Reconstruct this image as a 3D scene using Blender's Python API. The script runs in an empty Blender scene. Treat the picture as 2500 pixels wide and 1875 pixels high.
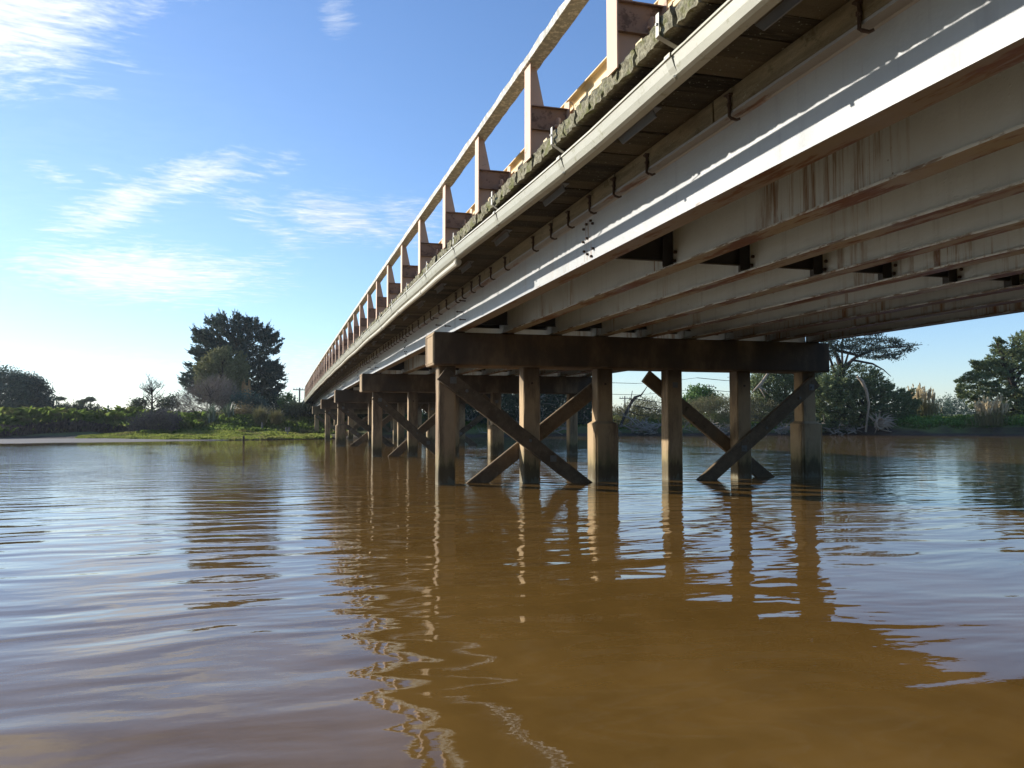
import bpy, bmesh, math, random
import numpy as np
from mathutils import Vector, Matrix

SC = bpy.context.scene
COL = SC.collection
random.seed(7)

# ------------------------------------------------------------------ camera
CAM_LOC = Vector((-2.9924, -16.3454, 1.2613))
YAW, PITCH, ROLL, FPX = 0.2752, 0.0463, -0.0006, 2032.97
cam_d = bpy.data.cameras.new('camera')
cam = bpy.data.objects.new('camera', cam_d)
COL.objects.link(cam)
fw = Vector((math.sin(YAW) * math.cos(PITCH), math.cos(YAW) * math.cos(PITCH), math.sin(PITCH)))
rt = Vector((math.cos(YAW), -math.sin(YAW), 0))
up = rt.cross(fw)
rt2 = rt * math.cos(ROLL) + up * math.sin(ROLL)
up2 = up * math.cos(ROLL) - rt * math.sin(ROLL)
M = Matrix((rt2, up2, -fw)).transposed().to_4x4()
M.translation = CAM_LOC
cam.matrix_world = M
cam_d.sensor_fit = 'HORIZONTAL'
cam_d.sensor_width = 36.0
cam_d.lens = FPX / 2500 * 36.0
cam_d.clip_start = 0.05
cam_d.clip_end = 6000
SC.camera = cam

# ------------------------------------------------------------------ light
TO_SUN = Vector((-1.0, 0.9, 0.46)).normalized()
SUN_EL = math.asin(TO_SUN.z)
SUN_AZ = math.atan2(TO_SUN.x, TO_SUN.y)
sun_d = bpy.data.lights.new('sun', 'SUN')
sun_d.energy = 3.9
sun_d.angle = math.radians(0.55)
sun_d.color = (1.0, 0.93, 0.82)
sun = bpy.data.objects.new('sun', sun_d)
COL.objects.link(sun)
sun.rotation_euler = TO_SUN.to_track_quat('Z', 'Y').to_euler()
sun.location = TO_SUN * 200

world = bpy.data.worlds.new('World')
SC.world = world
world.use_nodes = True
NT = world.node_tree
NT.nodes.clear()


class NB:
    """small node builder"""
    def __init__(s, nt):
        s.nt = nt

    def n(s, t, **kw):
        nd = s.nt.nodes.new(t)
        for k, v in kw.items():
            if k == 'ins':
                for kk, vv in v.items():
                    s.put(nd.inputs[kk], vv)
            else:
                setattr(nd, k, v)
        return nd

    def put(s, sock, v):
        if isinstance(v, bpy.types.NodeSocket):
            s.nt.links.new(v, sock)
        else:
            if sock.type == 'RGBA' and isinstance(v, (tuple, list)) and len(v) == 3:
                v = tuple(v) + (1.0,)
            sock.default_value = v

    def m(s, op, a, b=None, c=None, clamp=False):
        nd = s.n('ShaderNodeMath', operation=op, use_clamp=clamp)
        s.put(nd.inputs[0], a)
        if b is not None:
            s.put(nd.inputs[1], b)
        if c is not None:
            s.put(nd.inputs[2], c)
        return nd.outputs[0]

    def vm(s, op, a, b=None):
        nd = s.n('ShaderNodeVectorMath', operation=op)
        s.put(nd.inputs[0], a)
        if b is not None:
            s.put(nd.inputs[1], b)
        return nd.outputs[0]

    def noise(s, vec, scale, detail=4, rough=0.5, dist=0.0, color=False):
        nd = s.n('ShaderNodeTexNoise', ins={'Vector': vec, 'Scale': scale, 'Detail': detail, 'Roughness': rough, 'Distortion': dist})
        return nd.outputs['Color' if color else 'Fac']

    def ramp(s, fac, stops, interp='LINEAR'):
        nd = s.n('ShaderNodeValToRGB')
        nd.color_ramp.interpolation = interp
        els = nd.color_ramp.elements
        while len(els) < len(stops):
            els.new(0.5)
        for e, (p, c) in zip(els, stops):
            e.position = p
            e.color = (c, c, c, 1) if isinstance(c, (int, float)) else tuple(c) + (1,)
        s.put(nd.inputs[0], fac)
        return nd.outputs[0]

    def rng(s, v, a, b, c=0.0, d=1.0, smooth=True):
        nd = s.n('ShaderNodeMapRange', interpolation_type='SMOOTHSTEP' if smooth else 'LINEAR')
        s.put(nd.inputs['Value'], v)
        for k, x in (('From Min', a), ('From Max', b), ('To Min', c), ('To Max', d)):
            s.put(nd.inputs[k], x)
        return nd.outputs[0]

    def mix(s, f, a, b, blend='MIX'):
        nd = s.n('ShaderNodeMix', data_type='RGBA', blend_type=blend)
        s.put(nd.inputs['Factor'], f)
        s.put(nd.inputs[6], a)
        s.put(nd.inputs[7], b)
        return nd.outputs[2]

    def map(s, vec, scale=(1, 1, 1), rot=(0, 0, 0), loc=(0, 0, 0)):
        nd = s.n('ShaderNodeMapping', ins={'Vector': vec, 'Scale': scale, 'Rotation': rot, 'Location': loc})
        return nd.outputs[0]

    def sep(s, vec):
        nd = s.n('ShaderNodeSeparateXYZ', ins={0: vec})
        return nd.outputs


def build_sky():
    b = NB(NT)
    sky = b.n('ShaderNodeTexSky', sky_type='NISHITA')
    sky.sun_disc = False
    sky.sun_elevation = SUN_EL
    sky.sun_rotation = SUN_AZ
    sky.altitude = 0
    sky.air_density = 1.0
    sky.dust_density = 0.12
    sky.ozone_density = 4.0
    tc = b.n('ShaderNodeTexCoord')
    d = tc.outputs['Generated']
    x, y, z = b.sep(d)
    az = b.m('MULTIPLY', b.m('ARCTAN2', x, y), 180 / math.pi)
    el = b.m('MULTIPLY', b.m('ARCSINE', z), 180 / math.pi)
    # cloud sheet: direction projected on a high flat layer
    zz = b.m('ADD', b.m('MAXIMUM', z, 0.0), 0.10)
    u = b.m('DIVIDE', x, zz)
    v = b.m('DIVIDE', y, zz)
    comb = b.n('ShaderNodeCombineXYZ', ins={0: u, 1: v, 2: 0.0})
    p = comb.outputs[0]
    warp = b.noise(p, 1.4, 3, 0.5, 0, True)
    pw = b.vm('ADD', p, b.vm('SCALE', b.vm('SUBTRACT', warp, (0.5, 0.5, 0.5))))
    pw.node.inputs[1].links[0].from_node.inputs['Scale'].default_value = 0.35
    n1 = b.noise(b.map(pw, (1.6, 2.6, 1), (0, 0, 0.7)), 4.2, 10, 0.68)
    n2 = b.noise(b.map(pw, (0.8, 2.2, 1), (0, 0, -0.75)), 15.0, 9, 0.66)
    n = b.m('ADD', b.m('MULTIPLY', n1, 0.5), b.m('MULTIPLY', n2, 0.5))
    # cloud banks: az, el, half width, half height, tilt (deg), weight
    banks = [(-15.5, 23.5, 5.6, 3.2, 32, 1.25), (-9.3, 25.6, 4.5, 1.4, 15, 0.6), (-9.6, 21.8, 2.3, 0.6, -10, 0.42), (-11.5, 19.8, 1.8, 0.6, -5, 0.5),
             (-9.6, 13.4, 4.2, 1.15, 28, 1.0), (-5.2, 15.7, 3.2, 1.1, 20, 0.95), (-0.8, 16.6, 2.6, 0.7, 18, 0.55), (-2.2, 14.0, 3.0, 1.1, -32, 0.55), (0.2, 12.4, 2.6, 1.0, -40, 0.5),
             (3.7, 13.7, 3.4, 1.4, -6, 0.95), (8.3, 13.6, 3.2, 1.6, 5, 0.55), (-8.2, 9.4, 6.6, 1.6, 0, 1.12), (-3.0, 10.0, 4.0, 1.2, 10, 0.55), (-13.6, 14.8, 2.0, 0.7, -18, 0.55),
             (-10.0, 15.0, 1.6, 0.6, -20, 0.4), (3.7, 26.1, 1.6, 1.2, 60, 0.5), (-9.0, 3.4, 9.0, 1.3, 0, 0.5), (2.2, 3.4, 3.4, 1.7, 0, 0.8), (22.0, 6.5, 3.0, 1.2, 0, 0.45),
             (-48.0, 30.0, 20.0, 8.0, 10, 0.9), (-75.0, 16.0, 22.0, 5.0, 0, 0.8), (-30.0, 8.0, 9.0, 2.4, 0, 0.8), (-120, 25, 30, 9, 0, 0.7)]
    tot = None
    for a0, e0, sx, sy, t, w in banks:
        t = math.radians(t)
        da = b.m('SUBTRACT', az, a0)
        de = b.m('SUBTRACT', el, e0)
        pu = b.m('ADD', b.m('MULTIPLY', da, math.cos(t) / sx), b.m('MULTIPLY', de, math.sin(t) / sx))
        pv = b.m('ADD', b.m('MULTIPLY', da, -math.sin(t) / sy), b.m('MULTIPLY', de, math.cos(t) / sy))
        r2 = b.m('ADD', b.m('MULTIPLY', pu, pu), b.m('MULTIPLY', pv, pv))
        g = b.m('MULTIPLY', b.m('POWER', 2.718, b.m('MULTIPLY', r2, -0.75)), w)
        tot = g if tot is None else b.m('MAXIMUM', tot, g)
    dens = b.m('ADD', tot, b.m('MULTIPLY', b.m('SUBTRACT', n, 0.5), 3.0))
    cov = b.rng(dens, 0.06, 1.45, 0.0, 0.92)
    cov = b.m('MULTIPLY', cov, b.rng(tot, 0.02, 0.3))
    veil = b.m('MULTIPLY', b.rng(az, 22.0, -30.0), b.rng(el, 34.0, 8.0, 0.02, 0.13))
    veil = b.m('MULTIPLY', veil, b.rng(az, -150.0, -90.0))
    cov = b.m('MAXIMUM', cov, b.m('MULTIPLY', veil, b.rng(n1, 0.2, 0.7, 0.7, 1.1)))
    lp = b.n('ShaderNodeBackground', ins={'Color': b.mix(1.0, sky.outputs[0], (0.98, 0.985, 1.07), 'MULTIPLY'), 'Strength': 0.100})
    # sunlit vapour: white, a little brighter towards the sun
    sd = b.n('ShaderNodeVectorMath', operation='DOT_PRODUCT')
    b.put(sd.inputs[0], d)
    sd.inputs[1].default_value = TO_SUN
    toward = b.rng(sd.outputs['Value'], 0.2, 1.0, 0.0, 1.0)
    cst = b.m('ADD', b.m('MULTIPLY', toward, 0.34), b.m('ADD', 0.34, b.m('MULTIPLY', b.m('SUBTRACT', n2, 0.5), 0.5)))
    cl = b.n('ShaderNodeBackground', ins={'Color': (0.93, 0.97, 1.0), 'Strength': cst})
    ms = b.n('ShaderNodeMixShader', ins={0: cov, 1: lp.outputs[0], 2: cl.outputs[0]})
    out = b.n('ShaderNodeOutputWorld', ins={0: ms.outputs[0]})


build_sky()
SC.view_settings.view_transform = 'Standard'
SC.view_settings.look = 'None'
SC.view_settings.exposure = 0.95
SC.view_settings.gamma = 1.0
SC.view_settings.use_curve_mapping = False
SC.render.engine = 'CYCLES'
SC.cycles.max_bounces = 8
SC.cycles.diffuse_bounces = 6
SC.cycles.glossy_bounces = 4
SC.cycles.caustics_reflective = True
SC.cycles.blur_glossy = 0.6
SC.cycles.sample_clamp_indirect = 4.0
SC.cycles.caustics_refractive = False
SC.cycles.use_denoising = True


# ------------------------------------------------------------------ helpers
class MB:
    def __init__(s):
        s.v = []
        s.f = []

    def add(s, vs, fs):
        o = len(s.v)
        s.v += [tuple(p) for p in vs]
        s.f += [tuple(i + o for i in f) for f in fs]
        return s

    def box(s, x0, x1, y0, y1, z0, z1, mat=None):
        vs = [(x, y, z) for z in (z0, z1) for y in (y0, y1) for x in (x0, x1)]
        if mat is not None:
            vs = [mat @ Vector(p) for p in vs]
        return s.add(vs, [(0, 2, 3, 1), (4, 5, 7, 6), (0, 1, 5, 4), (2, 6, 7, 3), (0, 4, 6, 2), (1, 3, 7, 5)])

    def bbox(s, x0, x1, y0, y1, z0, z1, c=0.02):
        """box with chamfered edges along z and caps"""
        xs = [(x0 + c, y0), (x1 - c, y0), (x1, y0 + c), (x1, y1 - c), (x1 - c, y1), (x0 + c, y1), (x0, y1 - c), (x0, y0 + c)]
        return s.prism(xs, z0, z1)

    def prism(s, pts, z0, z1, mat=None):
        """polygon in x,y extruded along z"""
        n = len(pts)
        vs = [Vector((x, y, z0)) for x, y in pts] + [Vector((x, y, z1)) for x, y in pts]
        if mat is not None:
            vs = [mat @ p for p in vs]
        fs = [tuple(range(n - 1, -1, -1)), tuple(range(n, 2 * n))] + [(i, (i + 1) % n, n + (i + 1) % n, n + i) for i in range(n)]
        return s.add(vs, fs)

    def extr_y(s, pts, ys, dz=None, closed=True, caps=True):
        """profile of (x,z) swept along y stations; dz shifts z per station"""
        n = len(pts)
        vs = []
        for k, y in enumerate(ys):
            q = dz[k] if dz is not None else 0.0
            ox, oz = q if isinstance(q, tuple) else (0.0, q)
            vs += [(x + ox, y, z + oz) for x, z in pts]
        fs = []
        m = n if closed else n - 1
        for k in range(len(ys) - 1):
            for i in range(m):
                j = (i + 1) % n
                fs.append((k * n + i, k * n + j, (k + 1) * n + j, (k + 1) * n + i))
        if caps and closed:
            fs.append(tuple(range(n - 1, -1, -1)))
            fs.append(tuple((len(ys) - 1) * n + i for i in range(n)))
        return s.add(vs, fs)

    def tube(s, pts, rad, seg=6):
        pts = [Vector(p) for p in pts]
        if not isinstance(rad, (list, tuple)):
            rad = [rad] * len(pts)
        vs, fs = [], []
        ref = Vector((0.13, 0.31, 0.94)).normalized()
        for i, p in enumerate(pts):
            t = (pts[min(i + 1, len(pts) - 1)] - pts[max(i - 1, 0)]).normalized()
            a = t.cross(ref)
            if a.length < 1e-3:
                a = t.cross(Vector((1, 0, 0)))
            a.normalize()
            c = t.cross(a)
            for k in range(seg):
                w = 2 * math.pi * k / seg
                vs.append(p + (a * math.cos(w) + c * math.sin(w)) * rad[i])
        for i in range(len(pts) - 1):
            for k in range(seg):
                fs.append((i * seg + k, i * seg + (k + 1) % seg, (i + 1) * seg + (k + 1) % seg, (i + 1) * seg + k))
        fs.append(tuple(range(seg - 1, -1, -1)))
        fs.append(tuple((len(pts) - 1) * seg + k for k in range(seg)))
        return s.add(vs, fs)

    def mesh(s, name, mat):
        me = bpy.data.meshes.new(name)
        me.from_pydata([tuple(p) for p in s.v], [], s.f)
        me.validate()
        bm = bmesh.new()
        bm.from_mesh(me)
        bmesh.ops.recalc_face_normals(bm, faces=bm.faces)
        bm.to_mesh(me)
        bm.free()
        if mat:
            me.materials.append(mat)
        return me


def link(name, me, parent=None, loc=(0, 0, 0), rot=(0, 0, 0), kind=None, label=None):
    o = bpy.data.objects.new(name, me)
    COL.objects.link(o)
    o.parent = parent
    o.location = loc
    o.rotation_euler = rot
    if kind:
        o['kind'] = kind
    if label:
        o['label'] = label
    return o


def thing(name, label, cat, loc=(0, 0, 0), group=None):
    o = bpy.data.objects.new(name, None)
    COL.objects.link(o)
    o.location = loc
    o.empty_display_size = 0.2
    o['label'] = label
    o['category'] = cat
    if group:
        o['group'] = group
    return o


def tag(o, label, cat, group=None):
    o['label'] = label
    o['category'] = cat
    if group:
        o['group'] = group
    return o


def np_mesh(name, V, F, mat):
    """V (n,3) array, F (m,3) or (m,4) array"""
    me = bpy.data.meshes.new(name)
    V = np.asarray(V, np.float32)
    F = np.asarray(F, np.int32)
    me.vertices.add(len(V))
    me.vertices.foreach_set('co', V.ravel())
    k = F.shape[1]
    me.loops.add(F.size)
    me.loops.foreach_set('vertex_index', F.ravel())
    me.polygons.add(len(F))
    me.polygons.foreach_set('loop_start', np.arange(0, F.size, k, dtype=np.int32))
    me.polygons.foreach_set('loop_total', np.full(len(F), k, np.int32))
    me.update(calc_edges=True)
    me.validate()
    if mat:
        me.materials.append(mat)
    return me


# ------------------------------------------------------------------ materials
MATS = {}
Z_EDGE = 3.125


def new_mat(name):
    m = bpy.data.materials.new(name)
    m.use_nodes = True
    nt = m.node_tree
    nt.nodes.clear()
    b = NB(nt)
    out = b.n('ShaderNodeOutputMaterial')
    bs = b.n('ShaderNodeBsdfPrincipled')
    nt.links.new(bs.outputs[0], out.inputs[0])
    geo = b.n('ShaderNodeNewGeometry')
    MATS[name] = m
    return m, b, bs, geo.outputs['Position'], geo


def bump(b, bs, h, strength=0.5, dist=0.01):
    nd = b.n('ShaderNodeBump', ins={'Height': h, 'Strength': strength, 'Distance': dist})
    b.put(bs.inputs['Normal'], nd.outputs[0])


def mat_steel(name, base, rust_amt, under, spots=True):
    m, b, bs, P, geo = new_mat(name)
    x, y, z = b.sep(P)
    nz = b.sep(geo.outputs['True Normal'])[2]
    var = b.noise(P, 1.7, 5, 0.6)
    c = b.mix(var, tuple(v * 0.84 for v in base), tuple(min(1, v * 1.12) for v in base))
    # faint vertical washes
    wash = b.noise(b.map(P, (3.0, 7.0, 0.35)), 1.0, 5, 0.65)
    c = b.mix(b.rng(wash, 0.52, 0.75, 0, 0.45), c, tuple(v * 0.62 for v in base))
    # rust runs: narrow in y, long in z, gathered in patches
    runs = b.noise(b.map(P, (0.3, 7.0, 0.22)), 1.0, 7, 0.72)
    patch = b.noise(b.map(P, (0.9, 0.55, 0.4)), 1.0, 2, 0.5)
    rf = b.m('MULTIPLY', b.rng(runs, 0.47, 0.60), b.rng(patch, 0.61 - 0.13 * rust_amt, 0.71 - 0.13 * rust_amt))
    rf = b.m('MULTIPLY', rf, b.rng(b.noise(b.map(P, (1, 8.0, 1.8)), 1.0, 5, 0.6), 0.36, 0.56, 0.15, 1.0))
    rf = b.m('MULTIPLY', rf, min(1.0, 0.9 * rust_amt))
    c = b.mix(rf, c, b.mix(b.rng(runs, 0.56, 0.68), (0.27, 0.17, 0.085), (0.20, 0.062, 0.014)))
    # chipped, rusty edge of the bottom flange
    er = b.m('MULTIPLY', b.rng(z, Z_EDGE + 0.05, Z_EDGE), b.rng(b.noise(b.map(P, (2, 1.6, 6)), 1.4, 7, 0.7), 0.60 - 0.12 * rust_amt, 0.70 - 0.12 * rust_amt))
    c = b.mix(b.m('MULTIPLY', er, 0.85), c, b.mix(b.noise(P, 14, 4), (0.075, 0.036, 0.013), (0.19, 0.112, 0.046)))
    # small spots of corrosion
    if spots:
        vor = b.n('ShaderNodeTexVoronoi', ins={'Vector': P, 'Scale': 9.0})
        sp = b.m('MULTIPLY', b.rng(vor.outputs['Distance'], 0.10, 0.05), b.rng(b.noise(P, 1.3, 2), 0.60, 0.68))
        c = b.mix(sp, c, (0.045, 0.022, 0.012))
    if not spots:
        # rust weeping from the splice bolts
        yy = b.m('ABSOLUTE', b.m('ADD', y, 7.23))
        wp = b.m('MULTIPLY', b.rng(yy, 0.24, 0.10), b.rng(b.noise(b.map(P, (1, 24, 1.3)), 1.0, 5, 0.65), 0.50, 0.62))
        wp = b.m('MULTIPLY', wp, b.rng(z, 3.70, 3.62))
        c = b.mix(b.m('MULTIPLY', wp, 0.75), c, (0.17, 0.085, 0.032))
        dr = b.m('MULTIPLY', b.rng(b.noise(b.map(P, (1, 30, 0.4)), 1.0, 3, 0.6), 0.66, 0.72), b.rng(b.noise(b.map(P, (1, 1.4, 3)), 1.0, 2), 0.5, 0.62))
        c = b.mix(b.m('MULTIPLY', dr, 0.45), c, (0.24, 0.17, 0.10))
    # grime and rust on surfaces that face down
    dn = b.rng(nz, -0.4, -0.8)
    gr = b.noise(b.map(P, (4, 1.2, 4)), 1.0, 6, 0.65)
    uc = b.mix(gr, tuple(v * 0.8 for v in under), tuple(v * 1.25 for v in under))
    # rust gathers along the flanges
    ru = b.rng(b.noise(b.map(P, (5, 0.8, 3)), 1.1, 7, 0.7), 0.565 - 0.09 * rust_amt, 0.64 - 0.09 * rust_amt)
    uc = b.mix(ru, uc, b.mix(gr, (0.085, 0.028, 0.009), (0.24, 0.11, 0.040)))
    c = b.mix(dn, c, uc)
    b.put(bs.inputs['Base Color'], c)
    b.put(bs.inputs['Roughness'], b.rng(var, 0.2, 0.8, 0.42, 0.62))
    h = b.m('ADD', b.m('MULTIPLY', b.noise(P, 32, 4, 0.55), 0.6), b.m('MULTIPLY', b.noise(P, 9, 2), 0.8))
    drop = b.n('ShaderNodeTexVoronoi', ins={'Vector': P, 'Scale': 22.0})
    dm = b.m('MULTIPLY', b.rng(drop.outputs['Distance'], 0.26, 0.12), b.rng(b.noise(P, 0.9, 2), 0.48, 0.6))
    if spots:
        h = b.m('ADD', h, b.m('MULTIPLY', dm, 0.6))
    bump(b, bs, h, 0.55, 0.008)
    return m


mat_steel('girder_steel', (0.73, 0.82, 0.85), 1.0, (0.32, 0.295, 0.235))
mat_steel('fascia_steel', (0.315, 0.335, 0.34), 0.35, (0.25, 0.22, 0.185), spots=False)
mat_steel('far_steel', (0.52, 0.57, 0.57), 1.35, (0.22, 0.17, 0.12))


def mat_concrete():
    m, b, bs, P, geo = new_mat('pier_concrete')
    x, y, z = b.sep(P)
    n1 = b.noise(P, 1.6, 6, 0.65)
    c = b.mix(n1, (0.32, 0.212, 0.108), (0.54, 0.40, 0.225))
    st = b.noise(b.map(P, (2.2, 2.2, 0.5)), 1.0, 6, 0.7)
    c = b.mix(b.rng(st, 0.45, 0.66, 0, 0.70), c, (0.080, 0.050, 0.029))
    # warm rust coloured washes
    wr = b.noise(b.map(P, (1.3, 1.3, 0.25)), 1.3, 4, 0.6)
    c = b.mix(b.rng(wr, 0.58, 0.78, 0, 0.55), c, (0.20, 0.085, 0.035))
    # pour holes
    vo = b.n('ShaderNodeTexVoronoi', ins={'Vector': P, 'Scale': 26.0})
    hol = b.m('MULTIPLY', b.rng(vo.outputs['Distance'], 0.16, 0.08), b.rng(b.noise(P, 2.0), 0.55, 0.65))
    c = b.mix(b.m('MULTIPLY', hol, 0.8), c, (0.05, 0.035, 0.02))
    # algae and tide stain
    edge = b.noise(b.map(P, (7, 7, 1.6)), 1.0, 7, 0.68)
    zz = b.m('ADD', z, b.m('MULTIPLY', b.m('SUBTRACT', edge, 0.5), 0.85))
    alg = b.m('MULTIPLY', b.rng(zz, 0.85, 0.35), b.rng(zz, -0.1, 0.3, 0.5, 1.0))
    c = b.mix(b.m('MULTIPLY', alg, 0.55), c, (0.155, 0.145, 0.045))
    c = b.mix(b.m('MULTIPLY', b.rng(zz, 0.50, 0.28), 0.68), c, (0.040, 0.031, 0.014))
    c = b.mix(b.m('MULTIPLY', b.rng(zz, 0.10, 0.03), 0.55), c, (0.20, 0.19, 0.13))
    # patchy dark brown over the cap and pile tops, weaker at the cap end
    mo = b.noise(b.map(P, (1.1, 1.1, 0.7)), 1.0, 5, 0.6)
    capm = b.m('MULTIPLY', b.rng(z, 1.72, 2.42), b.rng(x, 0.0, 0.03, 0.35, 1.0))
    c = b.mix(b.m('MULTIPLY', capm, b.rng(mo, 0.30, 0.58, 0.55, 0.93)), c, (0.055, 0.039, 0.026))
    b.put(bs.inputs['Base Color'], c)
    bs.inputs['Roughness'].default_value = 0.86
    h = b.m('ADD', b.m('MULTIPLY', b.noise(P, 14, 6, 0.7), 1.0), b.m('MULTIPLY', hol, -1.2))
    bump(b, bs, h, 0.6, 0.012)


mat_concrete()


def mat_timber(name, dark, mid, light, moss, grain=(6, 6, 6), bs_=0.8, mossmin=0.5):
    m, b, bs, P, geo = new_mat(name)
    g = b.noise(b.map(P, grain), 1.0, 7, 0.7)
    c = b.mix(b.rng(g, 0.3, 0.7), dark, mid)
    rnd = geo.outputs['Random Per Island']
    oi = b.n('ShaderNodeObjectInfo').outputs['Random']
    c = b.mix(b.m('MULTIPLY', oi, 0.5), c, light)
    g2 = b.noise(b.map(P, tuple(q * 2.5 for q in grain)), 1.0, 5, 0.75)
    c = b.mix(b.rng(g2, 0.58, 0.75, 0, 0.7), c, light)
    mo = b.noise(P, 4.5, 6, 0.7)
    c = b.mix(b.rng(mo, mossmin, mossmin + 0.14, 0, 0.85), c, moss)
    li = b.noise(P, 30, 3, 0.6)
    c = b.mix(b.rng(li, 0.64, 0.70, 0, 0.6), c, (0.33, 0.33, 0.24))
    if name == 'plank_timber':
        # weathered, mossy end grain
        ex = b.rng(b.sep(P)[0], -0.40, -0.455)
        eg = b.mix(b.rng(b.noise(P, 26, 5, 0.7), 0.3, 0.7), (0.12, 0.11, 0.07), (0.40, 0.38, 0.27))
        eg = b.mix(b.rng(mo, 0.48, 0.64), eg, (0.165, 0.175, 0.065))
        c = b.mix(b.m('MULTIPLY', ex, 0.9), c, eg)
    b.put(bs.inputs['Base Color'], c)
    bs.inputs['Specular IOR Level'].default_value = 0.2
    bs.inputs['Roughness'].default_value = 0.92
    h = b.m('ADD', b.m('MULTIPLY', g, 0.7), b.m('MULTIPLY', b.noise(P, 38, 4, 0.7), 0.8))
    bump(b, bs, h, bs_, 0.03)
    return m


mat_timber('plank_timber', (0.012, 0.009, 0.005), (0.058, 0.044, 0.026), (0.22, 0.175, 0.10), (0.062, 0.062, 0.024), (0.8, 12, 12), 0.9, 0.60)
mat_timber('packer_timber', (0.13, 0.11, 0.07), (0.30, 0.26, 0.17), (0.36, 0.32, 0.21), (0.095, 0.085, 0.045), (11, 1.2, 11), 0.6, 0.56)
mat_timber('brace_timber', (0.065, 0.048, 0.030), (0.18, 0.128, 0.078), (0.30, 0.23, 0.145), (0.065, 0.06, 0.028), (4, 4, 4), 0.5, 0.58)


def simple(name, col, rough=0.6, var=0.18, scale=3.0, stain=None, st_thr=0.6, bmp=0.2, bscale=25, metallic=0.0):
    m, b, bs, P, geo = new_mat(name)
    n = b.noise(P, scale, 5, 0.6)
    c = b.mix(n, tuple(v * (1 - var) for v in col), tuple(min(1, v * (1 + var)) for v in col))
    if stain:
        s = b.noise(b.map(P, (2, 2, 2)), scale * 1.3, 6, 0.7)
        c = b.mix(b.rng(s, st_thr, st_thr + 0.13, 0, 0.85), c, stain)
    b.put(bs.inputs['Base Color'], c)
    bs.inputs['Roughness'].default_value = rough
    bs.inputs['Metallic'].default_value = metallic
    bump(b, bs, b.noise(P, bscale, 4, 0.6), bmp, 0.01)
    return m


simple('post_paint', (0.60, 0.41, 0.285), 0.7, 0.2, 2.2, (0.20, 0.12, 0.075), 0.60)
simple('rail_concrete', (0.39, 0.385, 0.345), 0.9, 0.3, 6, (0.78, 0.76, 0.68), 0.47, 0.8, 22)
simple('bracket_paint', (0.33, 0.215, 0.15), 0.75, 0.3, 3.5, (0.13, 0.08, 0.055), 0.50)  # darker, blotchier brown than the post paint, for the brackets only
simple('kerb_paint', (0.62, 0.47, 0.24), 0.6, 0.15, 3, (0.20, 0.14, 0.07), 0.58)
simple('gutter_plastic', (0.37, 0.37, 0.30), 0.45, 0.15, 3, (0.22, 0.215, 0.12), 0.55, 0.1)
simple('pipe_plastic', (0.52, 0.49, 0.39), 0.4, 0.12, 4, (0.40, 0.37, 0.25), 0.6, 0.1)
simple('strap_metal', (0.42, 0.42, 0.36), 0.5, 0.2, 8, (0.2, 0.19, 0.12), 0.6)
simple('rusty_bolt', (0.060, 0.035, 0.022), 0.8, 0.4, 12, (0.17, 0.12, 0.09), 0.56, 0.5, 40)
simple('black_steel', (0.030, 0.029, 0.028), 0.6, 0.3, 3, (0.07, 0.05, 0.035), 0.62, 0.3)
simple('grey_plate', (0.15, 0.145, 0.14), 0.6, 0.25, 5)
simple('asphalt', (0.05, 0.05, 0.05), 0.95, 0.2, 9)
simple('galvanised', (0.17, 0.16, 0.14), 0.55, 0.2, 20)
simple('pole_timber', (0.22, 0.20, 0.18), 0.9, 0.2, 2)
simple('bark_dark', (0.040, 0.030, 0.022), 0.95, 0.35, 3, (0.18, 0.14, 0.10), 0.6, 0.8, 12)
simple('bark_pale', (0.34, 0.27, 0.19), 0.95, 0.3, 3, (0.13, 0.10, 0.07), 0.56, 0.8, 12)
simple('driftwood', (0.25, 0.215, 0.17), 0.95, 0.35, 3, (0.09, 0.07, 0.05), 0.55, 0.6, 12)
simple('split_wood', (0.40, 0.225, 0.085), 0.9, 0.4, 5, (0.15, 0.085, 0.04), 0.50, 0.6, 10)


def mat_leaf(name, c1, c2, c3=None, rough=0.7, trans=0.25):
    m, b, bs, P, geo = new_mat(name)
    r = geo.outputs['Random Per Island']
    c = b.mix(r, c1, c2)
    if c3:
        c = b.mix(b.rng(b.noise(P, 0.55, 3), 0.5, 0.68), c, c3)
    b.put(bs.inputs['Base Color'], c)
    bs.inputs['Roughness'].default_value = rough
    bs.inputs['Specular IOR Level'].default_value = 0.25
    if trans:
        tr = b.n('ShaderNodeBsdfTranslucent', ins={'Color': c})
        out = [q for q in b.nt.nodes if q.type == 'OUTPUT_MATERIAL'][0]
        mx = b.n('ShaderNodeMixShader', ins={0: trans, 1: bs.outputs[0], 2: tr.outputs[0]})
        b.nt.links.new(mx.outputs[0], out.inputs[0])
    return m


mat_leaf('cypress_leaf', (0.035, 0.060, 0.052), (0.085, 0.115, 0.080))
mat_leaf('olive_leaf', (0.13, 0.145, 0.06), (0.26, 0.25, 0.11))
mat_leaf('green_cypress_leaf', (0.085, 0.125, 0.050), (0.205, 0.235, 0.095))
mat_leaf('teal_leaf', (0.045, 0.080, 0.065), (0.100, 0.145, 0.100))
mat_leaf('bright_leaf', (0.070, 0.140, 0.034), (0.150, 0.240, 0.060))
mat_leaf('dark_leaf', (0.034, 0.052, 0.034), (0.080, 0.105, 0.050))
mat_leaf('scrub_leaf', (0.15, 0.135, 0.065), (0.28, 0.25, 0.13), (0.15, 0.19, 0.06))
mat_leaf('brown_twig', (0.17, 0.13, 0.10), (0.30, 0.24, 0.185), None, 0.9, 0.0)
mat_leaf('grey_twig', (0.085, 0.075, 0.068), (0.155, 0.135, 0.120), None, 0.9, 0.0)
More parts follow.
